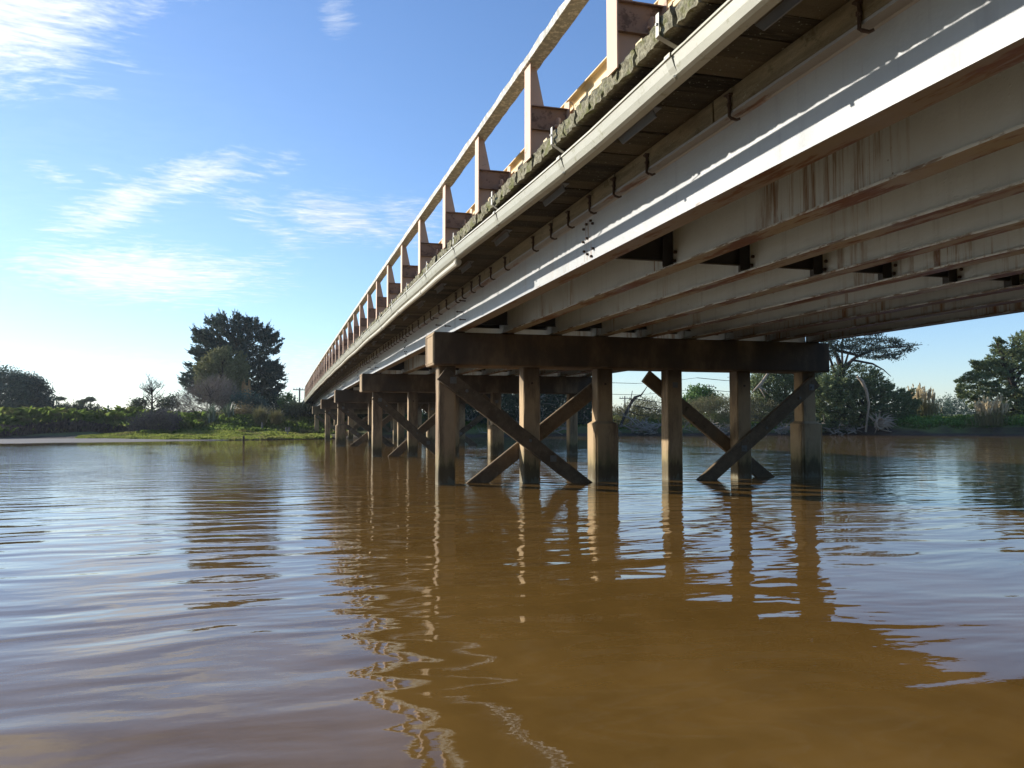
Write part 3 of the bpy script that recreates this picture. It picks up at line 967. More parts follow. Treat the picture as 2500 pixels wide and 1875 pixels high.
# ------------------------------------------------------------------ piers
PILES = [[0.156, 1.956, 3.60, 5.25, 6.96, 8.655], [0.43, 1.76, 3.35, 5.00, 6.60, 8.14], [0.16, 1.80, 3.4, 5.1, 6.8, 8.5], [0.3, 1.9, 3.5, 5.1, 6.8, 8.5], [0.2, 1.85, 3.5, 5.15, 6.8, 8.5]]
CASED = [(2, 5), (3,), (0, 3), (2,), ()]
PLAB = ['nearest concrete pier of six piles, thick casings on its third and last piles', 'second pier from the camera, dark concrete cap seen behind the nearest pier', 'third pier from the camera, outer pile cased thick at its foot', 'fourth pier from the camera, standing near the far grassy bank', 'fifth and farthest pier standing at the edge of the far bank']
PW, PY = 0.356, 0.278
for k in range(5):
    zo = zoff(k * S)
    pr = thing('bridge_pier', PLAB[k], 'bridge pier', (4.6, k * S, 0), 'concrete piers under the bridge')
    off = Vector((-4.6, 0, 0))

    def pp(name, me, parent=None, label=None):
        return link(name, me, parent if parent else pr, (0, 0, 0) if parent else off, label=label)
    # cap with chamfered edges
    m = MB()
    c = 0.022
    b0, t0 = ZCAP_B + zo, ZCAP_T + zo
    sec = [(0, b0 + c), (c, b0), (CAPW - c, b0), (CAPW, b0 + c), (CAPW, t0 - c), (CAPW - c, t0), (c, t0), (0, t0 - c)]
    xsn = [(0, 0.016), (0.016, 0.0), (1.5, 0), (3, 0), (4.6, 0), (6.2, 0), (7.7, 0), (CAPL - 0.016, 0), (CAPL, 0.016)]
    vs, fs = [], []
    cy_, cz_ = CAPW / 2, (b0 + t0) / 2
    for x, ins in xsn:
        for (yy, zz) in sec:
            vs.append((x, yy + (ins if yy < cy_ else -ins), zz + (ins if zz < cz_ else -ins)))
    for i in range(len(xsn) - 1):
        for j in range(8):
            fs.append((i * 8 + j, i * 8 + (j + 1) % 8, (i + 1) * 8 + (j + 1) % 8, (i + 1) * 8 + j))
    fs += [tuple(range(7, -1, -1)), tuple((len(xsn) - 1) * 8 + j for j in range(8))]
    m.add(vs, fs)
    cap = pp('pier_cap', m.mesh('pier_cap', MATS['pier_concrete']))
    # raised rim on the cap end
    e = MB()
    iy0, iy1, iz0, iz1 = 0.07, CAPW - 0.07, b0 + 0.07, t0 - 0.07
    e.box(-0.012, 0.002, 0.03, iy0, b0 + 0.04, t0 - 0.04).box(-0.012, 0.002, iy1, CAPW - 0.03, b0 + 0.04, t0 - 0.04).box(-0.012, 0.002, iy0, iy1, b0 + 0.04, iz0).box(-0.012, 0.002, iy0, iy1, iz1, t0 - 0.04)
    pp('end_rim', e.mesh('end_rim', MATS['pier_concrete']), cap)
    xs = PILES[k]
    for i, x in enumerate(xs):
        m = MB()
        rp = random.Random(k * 17 + i)
        zs_ = [-1.2, 0.0] + [q * (b0 + 0.01) / 11 for q in range(1, 12)]
        c2 = 0.022
        base8 = [(x + c2, PY), (x + PW - c2, PY), (x + PW, PY + c2), (x + PW, PY + PW - c2), (x + PW - c2, PY + PW), (x + c2, PY + PW), (x, PY + PW - c2), (x, PY + c2)]
        vs, fs = [], []
        for zq in zs_:
            for (px, py) in base8:
                w_ = 0.0035 if rp.random() > 0.12 else 0.009
                sx = 1 if px > x + PW / 2 else -1
                sy = 1 if py > PY + PW / 2 else -1
                vs.append((px - sx * rp.uniform(0, w_), py - sy * rp.uniform(0, w_), zq))
        for a_ in range(len(zs_) - 1):
            fs += [(a_ * 8 + j, a_ * 8 + (j + 1) % 8, (a_ + 1) * 8 + (j + 1) % 8, (a_ + 1) * 8 + j) for j in range(8)]
        fs += [tuple(range(7, -1, -1)), tuple((len(zs_) - 1) * 8 + j for j in range(8))]
        m.add(vs, fs)
        pile = pp('pile', m.mesh('pile', MATS['pier_concrete']))
        if i in CASED[k]:
            a, d = x - 0.085, x + PW + 0.085
            m = MB()
            f, h_ = PY - 0.085, PY + PW + 0.085
            c = 0.06
            oc = [(a + c, f), (d - c, f), (d, f + c), (d, h_ - c), (d - c, h_), (a + c, h_), (a, h_ - c), (a, f + c)]
            ci = 0.024
            inn = [(x + ci - 0.002, PY - 0.002), (x + PW - ci + 0.002, PY - 0.002), (x + PW + 0.002, PY + ci), (x + PW + 0.002, PY + PW - ci), (x + PW - ci, PY + PW + 0.002), (x + ci, PY + PW + 0.002), (x - 0.002, PY + PW - ci), (x - 0.002, PY + ci)]
            zc = 1.235 if k == 0 else 1.12
            vs = [(px, py, -1.2) for px, py in oc] + [(px, py, zc) for px, py in oc] + [(px, py, zc + 0.055) for px, py in inn]
            fs = [tuple(range(7, -1, -1)), tuple(range(16, 24))]
            for r_ in range(2):
                fs += [(r_ * 8 + j, r_ * 8 + (j + 1) % 8, (r_ + 1) * 8 + (j + 1) % 8, (r_ + 1) * 8 + j) for j in range(8)]
            m.add(vs, fs)
            cs = pp('casing', m.mesh('casing', MATS['pier_concrete']), pile)
            # formwork seams standing slightly proud
            sm = MB()
            for sx in (a - 0.004, d - 0.03):
                sm.box(sx + 0.004 if sx > a else sx, sx + 0.026, f - 0.004, f + 0.012, -1.0, zc - 0.03)
            sm.box(a - 0.005, a + 0.01, f + 0.10, f + 0.118, -1.0, zc - 0.02)
            pp('seam', sm.mesh('seam', MATS['pier_concrete']), pile)
        if i in (2, 3, 1, 4):
            bo = MB()
            bz = b0 - 0.33
            bo.tube([(x + PW * 0.5, PY + 0.001, bz), (x + PW * 0.5, PY - 0.03, bz)], 0.024, 6)
            if i == 3:
                bo.box(x + PW * 0.5 - 0.06, x + PW * 0.5 + 0.06, PY - 0.012, PY + 0.001, bz - 0.06, bz + 0.06)
            pp('bolt', bo.mesh('bolt', MATS['galvanised'] if i == 3 else MATS['rusty_bolt']), pile)

    # braces: flat concrete planks bolted to the faces of the piles
    def brace(x0, z0, x1, z1, yb, h=0.30, th=0.11, bolts=()):
        d = Vector((x1 - x0, 0, z1 - z0))
        L = d.length
        ang = math.atan2(d.z, d.x)
        mt = Matrix.Translation((x0, yb, z0)) @ Matrix.Rotation(-ang, 4, 'Y')
        m = MB()
        c = 0.014
        sec = [(-h / 2 + c, 0), (h / 2 - c, 0), (h / 2, c), (h / 2, th - c), (h / 2 - c, th), (-h / 2 + c, th), (-h / 2, th - c), (-h / 2, c)]
        vs = [mt @ Vector((X, Y, Z)) for X in (0, L * 0.5, L) for (Z, Y) in sec]
        fs = [tuple(range(8)), tuple(16 + j for j in range(7, -1, -1))]
        for r_ in range(2):
            fs += [(r_ * 8 + j, r_ * 8 + (j + 1) % 8, (r_ + 1) * 8 + (j + 1) % 8, (r_ + 1) * 8 + j) for j in range(8)]
        m.add(vs, fs)
        br_ = pp('brace', m.mesh('brace', MATS['brace_timber']))
        for t, plate in bolts:
            q = mt @ Vector((L * t, 0, 0.03))
            bo = MB()
            if plate:
                bo.box(-0.065, 0.065, -0.012, 0.001, -0.065, 0.065)
                bo.tube([(0, -0.012, 0), (0, -0.04, 0)], 0.026, 6)
            else:
                bo.tube([(0, 0.001, 0), (0, -0.03, 0)], [0.034, 0.026], 8)
            bo.v = [tuple(Vector(p) + q) for p in bo.v]
            pp('bolt', bo.mesh('bolt', MATS['galvanised']), br_)
        return br_
    yn, yf = PY - 0.112, PY + PW + 0.002
    top = b0 - 0.18
    brace(xs[0] + 0.05, top + 0.02, xs[2] - 0.15 + 0.30, -0.42, yn, 0.30, 0.11, ((0.06, True), (0.14, False), (0.52, False), (0.66, True)))
    brace(xs[0] + 0.45, -0.35, xs[2] + 0.25, top - 0.12, yf)
    brace(xs[5] + 0.30, top - 0.02, xs[3] + 0.5, -0.30, yn, 0.30, 0.11, ((0.05, True), (0.15, False), (0.60, True), (0.42, False)))
    brace(xs[3] - 0.33, top + 0.06, xs[5] - 0.30, -0.35, yf)

# abutment at the far end
ab = thing('bridge_abutment', 'dark concrete abutment wall where the bridge meets the far bank', 'abutment', (4.6, 5 * S, 0))
zo = zoff(5 * S)
link('wall', MB().box(-0.1 - 4.6, 9.3 - 4.6, 0.0, 0.6, 0.4, ZCAP_T + zo).mesh('wall', MATS['pier_concrete']), ab)
link('back_wall', MB().box(-0.1 - 4.6, 9.3 - 4.6, 0.95, 1.3, 0.4, Z_PL0 + zo - 0.05).mesh('back_wall', MATS['pier_concrete']), ab)
link('wing_wall', MB().box(-0.3 - 4.6, 0.0 - 4.6, 1.31, 6.0, 0.4, Z_PL0 + zo + 0.1).mesh('wing_wall', MATS['pier_concrete']), ab)

# ------------------------------------------------------------------ gutter and pipe
def gut(y):
    """x of lip, z of lip"""
    x = np.interp(y, [-12, -9.5, -3, 80], [-0.36, -0.375, -0.52, -0.52])
    z = np.interp(y, [-12, -9.5, -6, -3, 3, 20, 80], [3.826, 3.826, 3.834, 3.876, 3.884, 3.908, 3.908]) + zoff(y) + 0.012 * math.sin(y * 0.9)
    return float(x), float(z)


gt = thing('rain_gutter', 'cream plastic rain gutter strapped along the plank ends of the bridge deck', 'gutter', (-0.5, 0, 3.7))
GO = Vector((0.5, 0, -3.7))
gp = [(0, 0), (-0.010, 0.004), (-0.012, -0.014), (0.0, -0.018), (0.018, -0.085), (0.040, -0.135), (0.068, -0.150), (0.135, -0.150), (0.150, -0.136), (0.150, -0.095), (0.144, -0.095), (0.144, -0.132), (0.133, -0.144), (0.070, -0.144), (0.045, -0.130), (0.024, -0.082), (0.005, -0.012)]
G_Y = [-11.24 + 2.286 * k for k in range(-1, 37)]
clip = MB()
for sgn in (0,):
    prof2 = [(-0.020, 0.010), (-0.022, -0.022), (-0.008, -0.028), (0.012, -0.083), (0.038, -0.128), (0.073, -0.142), (0.075, -0.133), (0.044, -0.119), (0.019, -0.075), (-0.001, -0.018), (-0.013, -0.014), (-0.011, 0.006)]
    clip.extr_y(prof2, [-0.045, 0.045])
    clip.tube([(0.03, -0.02, -0.145), (0.05, 0.0, -0.155)], 0.012, 6)
clip_m = clip.mesh('joint_clip', MATS['gutter_plastic'])
for i in range(len(G_Y) - 1):
    y0, y1 = G_Y[i] + 0.12, G_Y[i + 1] + 0.12
    ys = list(np.linspace(y0, y1, 4))
    g = [gut(q) for q in ys]
    link('gutter_section', MB().extr_y(gp, ys, [(a, c) for a, c in g]).mesh('gutter_section', MATS['gutter_plastic']), gt, GO)
    a, c = gut(y1)
    link('joint_clip', clip_m, gt, Vector((a, y1, c)) + GO)
    yb = G_Y[i]
    a, c = gut(yb)
    z = zoff(yb)
    st = MB()
    pts = [(-0.515, 4.062 + z), (-0.517, 3.90 + z), (a + 0.02 if yb < -4 else a + 0.004, c - 0.004)]
    w = 0.024
    vs = []
    for (px, pz) in pts:
        vs += [(px, yb - w, pz), (px, yb + w, pz), (px + 0.006, yb + w, pz), (px + 0.006, yb - w, pz)]
    st.add(vs, [(0, 1, 2, 3), (8, 11, 10, 9)] + [(q * 4 + j, q * 4 + (j + 1) % 4, (q + 1) * 4 + (j + 1) % 4, (q + 1) * 4 + j) for q in range(2) for j in range(4)])
    st.tube([(-0.515, yb, 3.985 + z), (-0.528, yb, 3.985 + z)], 0.012, 6)
    link('strap', st.mesh('strap', MATS['strap_metal']), gt, GO)

pipe = thing('drain_pipe', 'round cream plastic drain pipe running under the gutter', 'pipe', (-0.45, -3, 3.6))
PO = Vector((0.45, 3, -3.6))
def pxz(y):
    x, z = gut(y)
    return x + 0.10, z - 0.135 - 0.06
ys = list(np.arange(-4.2, 73, 3.0))
for i in range(len(ys) - 1):
    q = np.linspace(ys[i], ys[i + 1], 3)
    link('pipe_length', MB().tube([(pxz(t)[0], t, pxz(t)[1]) for t in q], 0.045, 10).mesh('pipe_length', MATS['pipe_plastic']), pipe, PO)
    a = ys[i] + 0.1
    link('coupling', MB().tube([(pxz(a)[0], a - 0.07, pxz(a)[1]), (pxz(a)[0], a + 0.07, pxz(a)[1])], 0.053, 10).mesh('coupling', MATS['pipe_plastic']), pipe, PO)
a = ys[-1]
link('outlet', MB().tube([(pxz(a)[0], a, pxz(a)[1]), (pxz(a)[0] - 0.1, a + 0.8, pxz(a)[1] - 0.25), (pxz(a)[0] - 0.2, a + 1.2, pxz(a)[1] - 1.2)], 0.07, 8).mesh('outlet', MATS['pipe_plastic']), pipe, PO)

# ------------------------------------------------------------------ vegetation builders
RG = np.random.default_rng(11)


def leaves(C, D, L, W, rng):
    """diamond leaves: centres C, directions D (unit), lengths L, widths W -> V, F (quads)"""
    n = len(C)
    r = rng.normal(size=(n, 3))
    s = np.cross(D, r)
    s /= np.linalg.norm(s, axis=1, keepdims=True) + 1e-9
    L = np.broadcast_to(L, (n,))[:, None]
    W = np.broadcast_to(W, (n,))[:, None]
    b0 = C - D * L * 0.5
    V = np.stack([b0, C + s * W * 0.5 - D * L * 0.05, C + D * L * 0.5, C - s * W * 0.5 - D * L * 0.05], 1).reshape(-1, 3)
    F = np.arange(4 * n).reshape(n, 4)
    return V, F


def in_poly(px, pz, poly):
    poly = np.array(poly)
    x2, z2 = np.roll(poly[:, 0], -1), np.roll(poly[:, 1], -1)
    ins = np.zeros(len(px), bool)
    ed = np.full(len(px), 1e9)
    for (a, b_), c, d in zip(poly, x2, z2):
        cond = ((b_ > pz) != (d > pz)) & (px < (c - a) * (pz - b_) / (d - b_ + 1e-12) + a)
        ins ^= cond
        t = np.clip(((px - a) * (c - a) + (pz - b_) * (d - b_)) / ((c - a) ** 2 + (d - b_) ** 2 + 1e-9), 0, 1)
        ed = np.minimum(ed, np.hypot(px - (a + t * (c - a)), pz - (b_ + t * (d - b_))))
    return ins, ed


def crown(poly, y0, depth, clumps, per, L, W, style, rng, clump_r=0.4, spray=0.0, upb=0.35, cx=None):
    poly = np.array(poly, float)
    lo, hi = poly.min(0), poly.max(0)
    pts = []
    eds = []
    while sum(len(p) for p in pts) < clumps:
        q = rng.uniform(lo, hi, (clumps * 3, 2))
        ins, ed = in_poly(q[:, 0], q[:, 1], poly)
        pts.append(q[ins])
        eds.append(ed[ins])
    pts = np.concatenate(pts)[:clumps]
    eds = np.concatenate(eds)[:clumps]
    em = max(eds.max(), 1e-6)
    half = depth * np.sqrt(np.clip(1 - (1 - eds / em) ** 2, 0.02, 1))
    u = rng.uniform(-1, 1, clumps)
    u = np.sign(u) * np.abs(u) ** 0.6
    C = np.stack([pts[:, 0], y0 + u * half, pts[:, 1]], 1)
    if cx is None:
        cx = pts[:, 0].mean()
    cz = lo[1] + (hi[1] - lo[1]) * 0.35
    O = C - np.array([cx, y0, cz])
    O[:, 2] *= 0.6
    O /= np.linalg.norm(O, axis=1, keepdims=True) + 1e-9
    idx = np.repeat(np.arange(clumps), per)
    n = len(idx)
    if style == 'cypress':
        O2 = O * np.array([1, 1, 0.6]) + np.array([0, 0, upb]) + rng.normal(size=O.shape) * 0.35
        O2 /= np.linalg.norm(O2, axis=1, keepdims=True)
        t = rng.uniform(-1, 1, n)[:, None]
        P = C[idx] + O2[idx] * t * clump_r * 1.7 + rng.normal(size=(n, 3)) * clump_r * (0.42 - 0.22 * t) * np.array([1, 1, 0.55])
        D = O2[idx] + rng.normal(size=(n, 3)) * 0.65
    elif style == 'pad':
        P = C[idx] + rng.normal(size=(n, 3)) * clump_r * np.array([1.2, 1.2, 0.35])
        D = O[idx] * 0.4 + rng.normal(size=(n, 3)) * 0.6 + np.array([0, 0, 0.5])
    elif style == 'twig':
        P = C[idx] + rng.normal(size=(n, 3)) * clump_r
        D = O[idx] * 0.8 + rng.normal(size=(n, 3)) * 0.45 + np.array([0, 0, 0.55])
    else:
        P = C[idx] + rng.normal(size=(n, 3)) * clump_r * np.array([1, 1, 0.8])
        D = rng.normal(size=(n, 3)) + O[idx] * 0.4
    D /= np.linalg.norm(D, axis=1, keepdims=True) + 1e-9
    V, F = leaves(P, D, L * rng.uniform(0.6, 1.3, n), W * rng.uniform(0.7, 1.3, n), rng)
    if spray > 0:
        # pointed sprays past the edge of the crown
        e = np.where(eds < em * 0.22)[0]
        m = 16
        ii = np.repeat(e, m)
        t = np.tile(np.linspace(0, 1, m), len(e))[:, None]
        ln = rng.uniform(0.4, 1.0, len(e)) * spray
        O2 = O + np.array([0, 0, upb]) + rng.normal(size=O.shape) * 0.2
        O2 /= np.linalg.norm(O2, axis=1, keepdims=True)
        P = C[ii] + O2[ii] * t * np.repeat(ln, m)[:, None] + rng.normal(size=(len(ii), 3)) * 0.10 * (1.1 - t)
        P[:, 2] += (t[:, 0] ** 2) * 0.15 * spray
        D = O2[ii] + rng.normal(size=(len(ii), 3)) * 0.3
        D /= np.linalg.norm(D, axis=1, keepdims=True)
        V2, F2 = leaves(P, D, L * (1.1 - 0.5 * t[:, 0]), W * (1.2 - 0.8 * t[:, 0]), rng)
        F = np.concatenate([F, F2 + len(V)])
        V = np.concatenate([V, V2])
    return V, F, C


def plant(name, label, cat, poly, y0, depth, clumps, per, L, W, style, leaf, base=None, bark='bark_dark', trunk_r=0.15, limbs=10, group=None, part='crown', stem='trunk', **kw):
    rng = np.random.default_rng(abs(hash((round(poly[0][0], 2), len(poly), clumps))) % 100000)
    V, F, C = crown(poly, y0, depth, clumps, per, L, W, style, rng, **kw)
    xs = [p[0] for p in poly]
    zs = [p[1] for p in poly]
    if base is None:
        base = (sum(xs) / len(xs), y0)
    bz = ground_z(base[0], base[1])
    t = thing(name, label, cat, (base[0], base[1], bz - 0.05), group)
    o = np.array([base[0], base[1], bz - 0.05])
    link(part, np_mesh(part, V - o, F, MATS[leaf]), t)
    if limbs:
        tb = MB()
        h = max(zs)
        tp = Vector((sum(xs) / len(xs) - base[0], 0, bz + (h - bz) * 0.8 - o[2]))
        mid = tp * 0.5 + Vector((rng.uniform(-0.2, 0.2), 0, 0))
        tb.tube([(0, 0, -0.2), (mid.x * 0.5, 0, mid.z * 0.5), mid, tp], [trunk_r * 1.25, trunk_r, trunk_r * 0.75, trunk_r * 0.2], 8)
        pick = rng.choice(len(C), min(limbs, len(C)), replace=False)
        for i in pick:
            e = Vector(C[i] - o)
            s0 = min(0.92, max(0.12, (e.z / max(tp.z, 0.1)) - rng.uniform(0.1, 0.35)))
            st_ = Vector((tp.x * s0, 0, tp.z * s0))
            m_ = st_.lerp(e, 0.5) + Vector((0, 0, rng.uniform(-0.1, 0.25)))
            tb.tube([st_, m_, e], [trunk_r * 0.38, trunk_r * 0.24, trunk_r * 0.06], 5)
        link(stem, tb.mesh(stem, MATS[bark]), t)
    return t


def blades(xy, zf, h, w, lean, rng, per=1, droop=0.35):
    """grass blades as two-triangle strips; returns V,F(quads as degenerate-free quads)"""
    n = len(xy)
    a = rng.uniform(0, 2 * math.pi, n)
    h = h * rng.uniform(0.6, 1.2, n)
    ln = lean * h * rng.uniform(0.3, 1.2, n)
    dx, dy = np.cos(a), np.sin(a)
    px, py = -np.sin(a), np.cos(a)
    z = zf
    b = np.stack([xy[:, 0], xy[:, 1], z], 1)
    W = w * rng.uniform(0.7, 1.3, n)
    s = np.stack([px * W / 2, py * W / 2, np.zeros(n)], 1)
    mid = b + np.stack([dx * ln * 0.4, dy * ln * 0.4, h * 0.62], 1)
    tip = b + np.stack([dx * ln, dy * ln, h * (1 - droop * lean)], 1)
    V = np.stack([b - s, b + s, mid + s * 0.8, tip, mid - s * 0.8], 1).reshape(-1, 3)
    F = np.arange(5 * n).reshape(n, 5)
    return V, F


def gz_arr(xy):
    return np.array([ground_z(x, y) for x, y in xy])


# ------------------------------------------------------------------ left bank plants
plant('macrocarpa_tree', 'big dark spreading cypress tree on the left bank', 'tree', [(-8.79, 12.97), (-6.42, 12.87), (-4.68, 12.19), (-3.7, 11.31), (-2.57, 10.29), (-2.65, 9.59), (-3.76, 8.74), (-4.19, 8.27), (-2.97, 7.75), (-2.4, 7.07), (-2.5, 5.69), (-2.59, 4.78), (-3.48, 3.66), (-4.56, 3.1), (-8.01, 3.38), (-10.54, 3.36), (-11.81, 4.24), (-13.43, 6.12), (-12.27, 6.91), (-12.3, 7.9), (-10.62, 8.41), (-12.3, 8.82), (-10.64, 9.4), (-8.95, 9.44), (-11.4, 10.05), (-12.6, 10.8), (-11.51, 11.16), (-9.82, 11.31), (-10.68, 12.22)], 80, 4.2, 820, 62, 0.34, 0.13, 'cypress', 'cypress_leaf', (-5.4, 80), trunk_r=0.5, limbs=26, clump_r=0.36, spray=1.0, cx=-6.2)
plant('olive_tree', 'olive green bushy conifer in front of the big dark cypress', 'tree', [(-8.09, 9.11), (-6.64, 8.28), (-5.99, 6.55), (-6.18, 4.81), (-7.81, 4.15), (-10.24, 3.92), (-11.27, 5.4), (-11.09, 6.9), (-9.9, 8.21)], 75.5, 1.8, 300, 60, 0.28, 0.11, 'cypress', 'olive_leaf', (-8.4, 75.5), trunk_r=0.25, limbs=14, clump_r=0.34, spray=0.4, upb=0.9)
plant('bare_shrub', 'brown leafless shrub below the olive green conifer', 'shrub', [(-10.91, 4.73), (-9.04, 5.55), (-7.52, 5.17), (-6.93, 4.17), (-7.1, 2.55), (-8.22, 1.25), (-10.48, 1.25), (-11.98, 2.14), (-12.56, 3.52)], 70, 1.8, 260, 34, 0.55, 0.028, 'twig', 'brown_twig', (-9.3, 70), trunk_r=0.10, limbs=30, clump_r=0.4, part='twigs', stem='stem')
plant('teal_shrub', 'blue green shrub under the right side of the dark cypress', 'shrub', [(-7.02, 3.71), (-5.52, 4.31), (-4.18, 3.53), (-3.79, 2.54), (-4.34, 1.14), (-6.61, 1.15)], 68, 1.3, 130, 42, 0.20, 0.10, 'broad', 'teal_leaf', (-5.4, 68), trunk_r=0.08, limbs=8, clump_r=0.3, part='foliage', stem='stem')
plant('tan_bush', 'tan and green bush on the slope left of the flax clump', 'shrub', [(-8.6, 1.7), (-7.2, 2.4), (-6.1, 2.84), (-5.38, 2.47), (-5.53, 0.5), (-7.85, 0.5), (-8.9, 0.5)], 64, 1.2, 150, 44, 0.20, 0.06, 'broad', 'tan_leaf', (-7, 64), trunk_r=0.06, limbs=8, clump_r=0.28, part='foliage', stem='stem')
plant('leafy_shrub', 'small round green shrub against the sky beside the bridge end', 'shrub', [(-2.75, 3.57), (-2.42, 4.09), (-1.8, 4.22), (-1.34, 3.93), (-1.25, 3.37), (-2.0, 2.9), (-2.66, 2.9)], 74, 0.6, 34, 26, 0.22, 0.15, 'broad', 'bright_leaf', (-2.0, 74), trunk_r=0.05, limbs=6, clump_r=0.2, part='foliage', stem='stem')
plant('round_bush', 'dark round bush at the foot of the big cypress beside the small green shrub', 'shrub', [(-5.2, 3.4), (-4.3, 4.2), (-3.2, 4.3), (-2.6, 3.6), (-2.4, 2.0), (-5.2, 2.0)], 77, 0.9, 70, 44, 0.22, 0.11, 'broad', 'dark_leaf', trunk_r=0.06, limbs=5, clump_r=0.28, part='foliage', stem='stem')
plant('slope_bush', 'dark green bush on the embankment beside the far piers', 'shrub', [(-2.6, 2.32), (-2.09, 3.1), (-0.57, 2.99), (0.39, 2.52), (0.42, 0.3), (-2.6, 0.3)], 65, 1.4, 150, 44, 0.19, 0.09, 'broad', 'dark_leaf', (-1, 65), trunk_r=0.06, limbs=6, clump_r=0.3, part='foliage', stem='stem')
plant('shade_bush', 'dark bush in the shade under the far end of the bridge', 'shrub', [(0.0, 2.6), (2.0, 2.8), (4.5, 2.5), (6.5, 2.2), (6.5, 0.5), (0.0, 0.4)], 67, 1.4, 160, 40, 0.20, 0.10, 'broad', 'dark_leaf', (3, 67), trunk_r=0.06, limbs=6, clump_r=0.3, part='foliage', stem='stem')
plant('rounded_bush', 'rounded dark bush left of the bare little tree', 'shrub', [(-17.7, 3.28), (-17.24, 3.66), (-16.45, 3.76), (-15.96, 3.29), (-15.94, 1.9), (-17.6, 1.9)], 78, 0.9, 60, 40, 0.2, 0.11, 'broad', 'dark_leaf', trunk_r=0.06, limbs=5, clump_r=0.26, part='foliage', stem='stem')
plant('rounded_bush', 'rounded dark bush right of the bare little tree', 'shrub', [(-15.05, 3.29), (-14.46, 3.86), (-13.45, 4.04), (-13.04, 3.52), (-13.43, 1.9), (-15.03, 1.9)], 78, 0.9, 60, 40, 0.2, 0.11, 'broad', 'dark_leaf', trunk_r=0.06, limbs=5, clump_r=0.26, part='foliage', stem='stem')
plant('dark_mound_bush', 'low dark brown mound of brush below the bare little tree', 'shrub', [(-14.63, 1.5), (-13.54, 2.1), (-11.93, 2.2), (-10.94, 1.6), (-10.5, 0.4), (-14.8, 0.4)], 60, 1.3, 170, 46, 0.26, 0.05, 'twig', 'grey_twig', trunk_r=0.05, limbs=8, clump_r=0.26, part='twigs', stem='stem')
plant('broad_tree', 'large dark tree at the left edge with a paler feathery top', 'tree', [(-37.5, 6.6), (-34.62, 7.26), (-32.95, 7.43), (-31.67, 6.84), (-30.79, 5.66), (-30.7, 1.4), (-37.5, 1.4)], 92, 2.6, 300, 64, 0.26, 0.14, 'broad', 'teal_leaf', trunk_r=0.3, limbs=10, clump_r=0.42)
plant('broad_tree', 'large dark rounded tree right of the tree at the left edge', 'tree', [(-32.67, 6.64), (-31.15, 6.86), (-30.03, 6.29), (-29.26, 5.07), (-28.87, 3.59), (-28.92, 1.4), (-32.33, 1.4)], 94, 2.2, 270, 64, 0.26, 0.15, 'broad', 'cypress_leaf', trunk_r=0.3, limbs=10, clump_r=0.4)
plant('hedge_bush', 'long low dark bush behind the grass bank right of the big dark trees', 'shrub', [(-30.01, 2.92), (-29.1, 3.55), (-27.94, 3.71), (-26.76, 3.45), (-25.1, 3.36), (-24.14, 2.68), (-24.35, 1.4), (-29.52, 1.4)], 100, 1.6, 150, 40, 0.28, 0.13, 'broad', 'dark_leaf', trunk_r=0.1, limbs=12, clump_r=0.32, part='foliage', stem='stem')
for q, lb in zip(([(-39.2, 5.3), (-38.6, 5.64), (-37.9, 5.58), (-37.8, 5.16), (-39.0, 5.02)], [(-35.36, 4.9), (-34.76, 5.19), (-34.2, 5.05), (-34.5, 4.5), (-35.2, 4.5)], [(-34.44, 5.26), (-33.56, 5.61), (-32.9, 5.34), (-33.2, 4.92), (-34.3, 4.91)]), ('leftmost of the three small flat topped trees far behind the grass bank', 'middle one of the three small flat topped trees far behind the grass bank', 'rightmost of the three small flat topped trees far behind the grass bank')):
    plant('flat_topped_tree', lb, 'tree', q, 140, 0.7, 26, 26, 0.32, 0.15, 'pad', 'dark_leaf', (q[1][0], 140), trunk_r=0.10, limbs=6, clump_r=0.22, group='flat topped trees far off')
plant('low_bush', 'low distant green bush between the hedge and the bare little tree', 'shrub', [(-29.58, 2.3), (-27.48, 2.86), (-25.05, 2.87), (-24.0, 2.07), (-24.2, 1.2), (-29.57, 1.2)], 130, 1.6, 90, 30, 0.3, 0.16, 'broad', 'olive_leaf', trunk_r=0.06, limbs=0, clump_r=0.35, part='foliage')


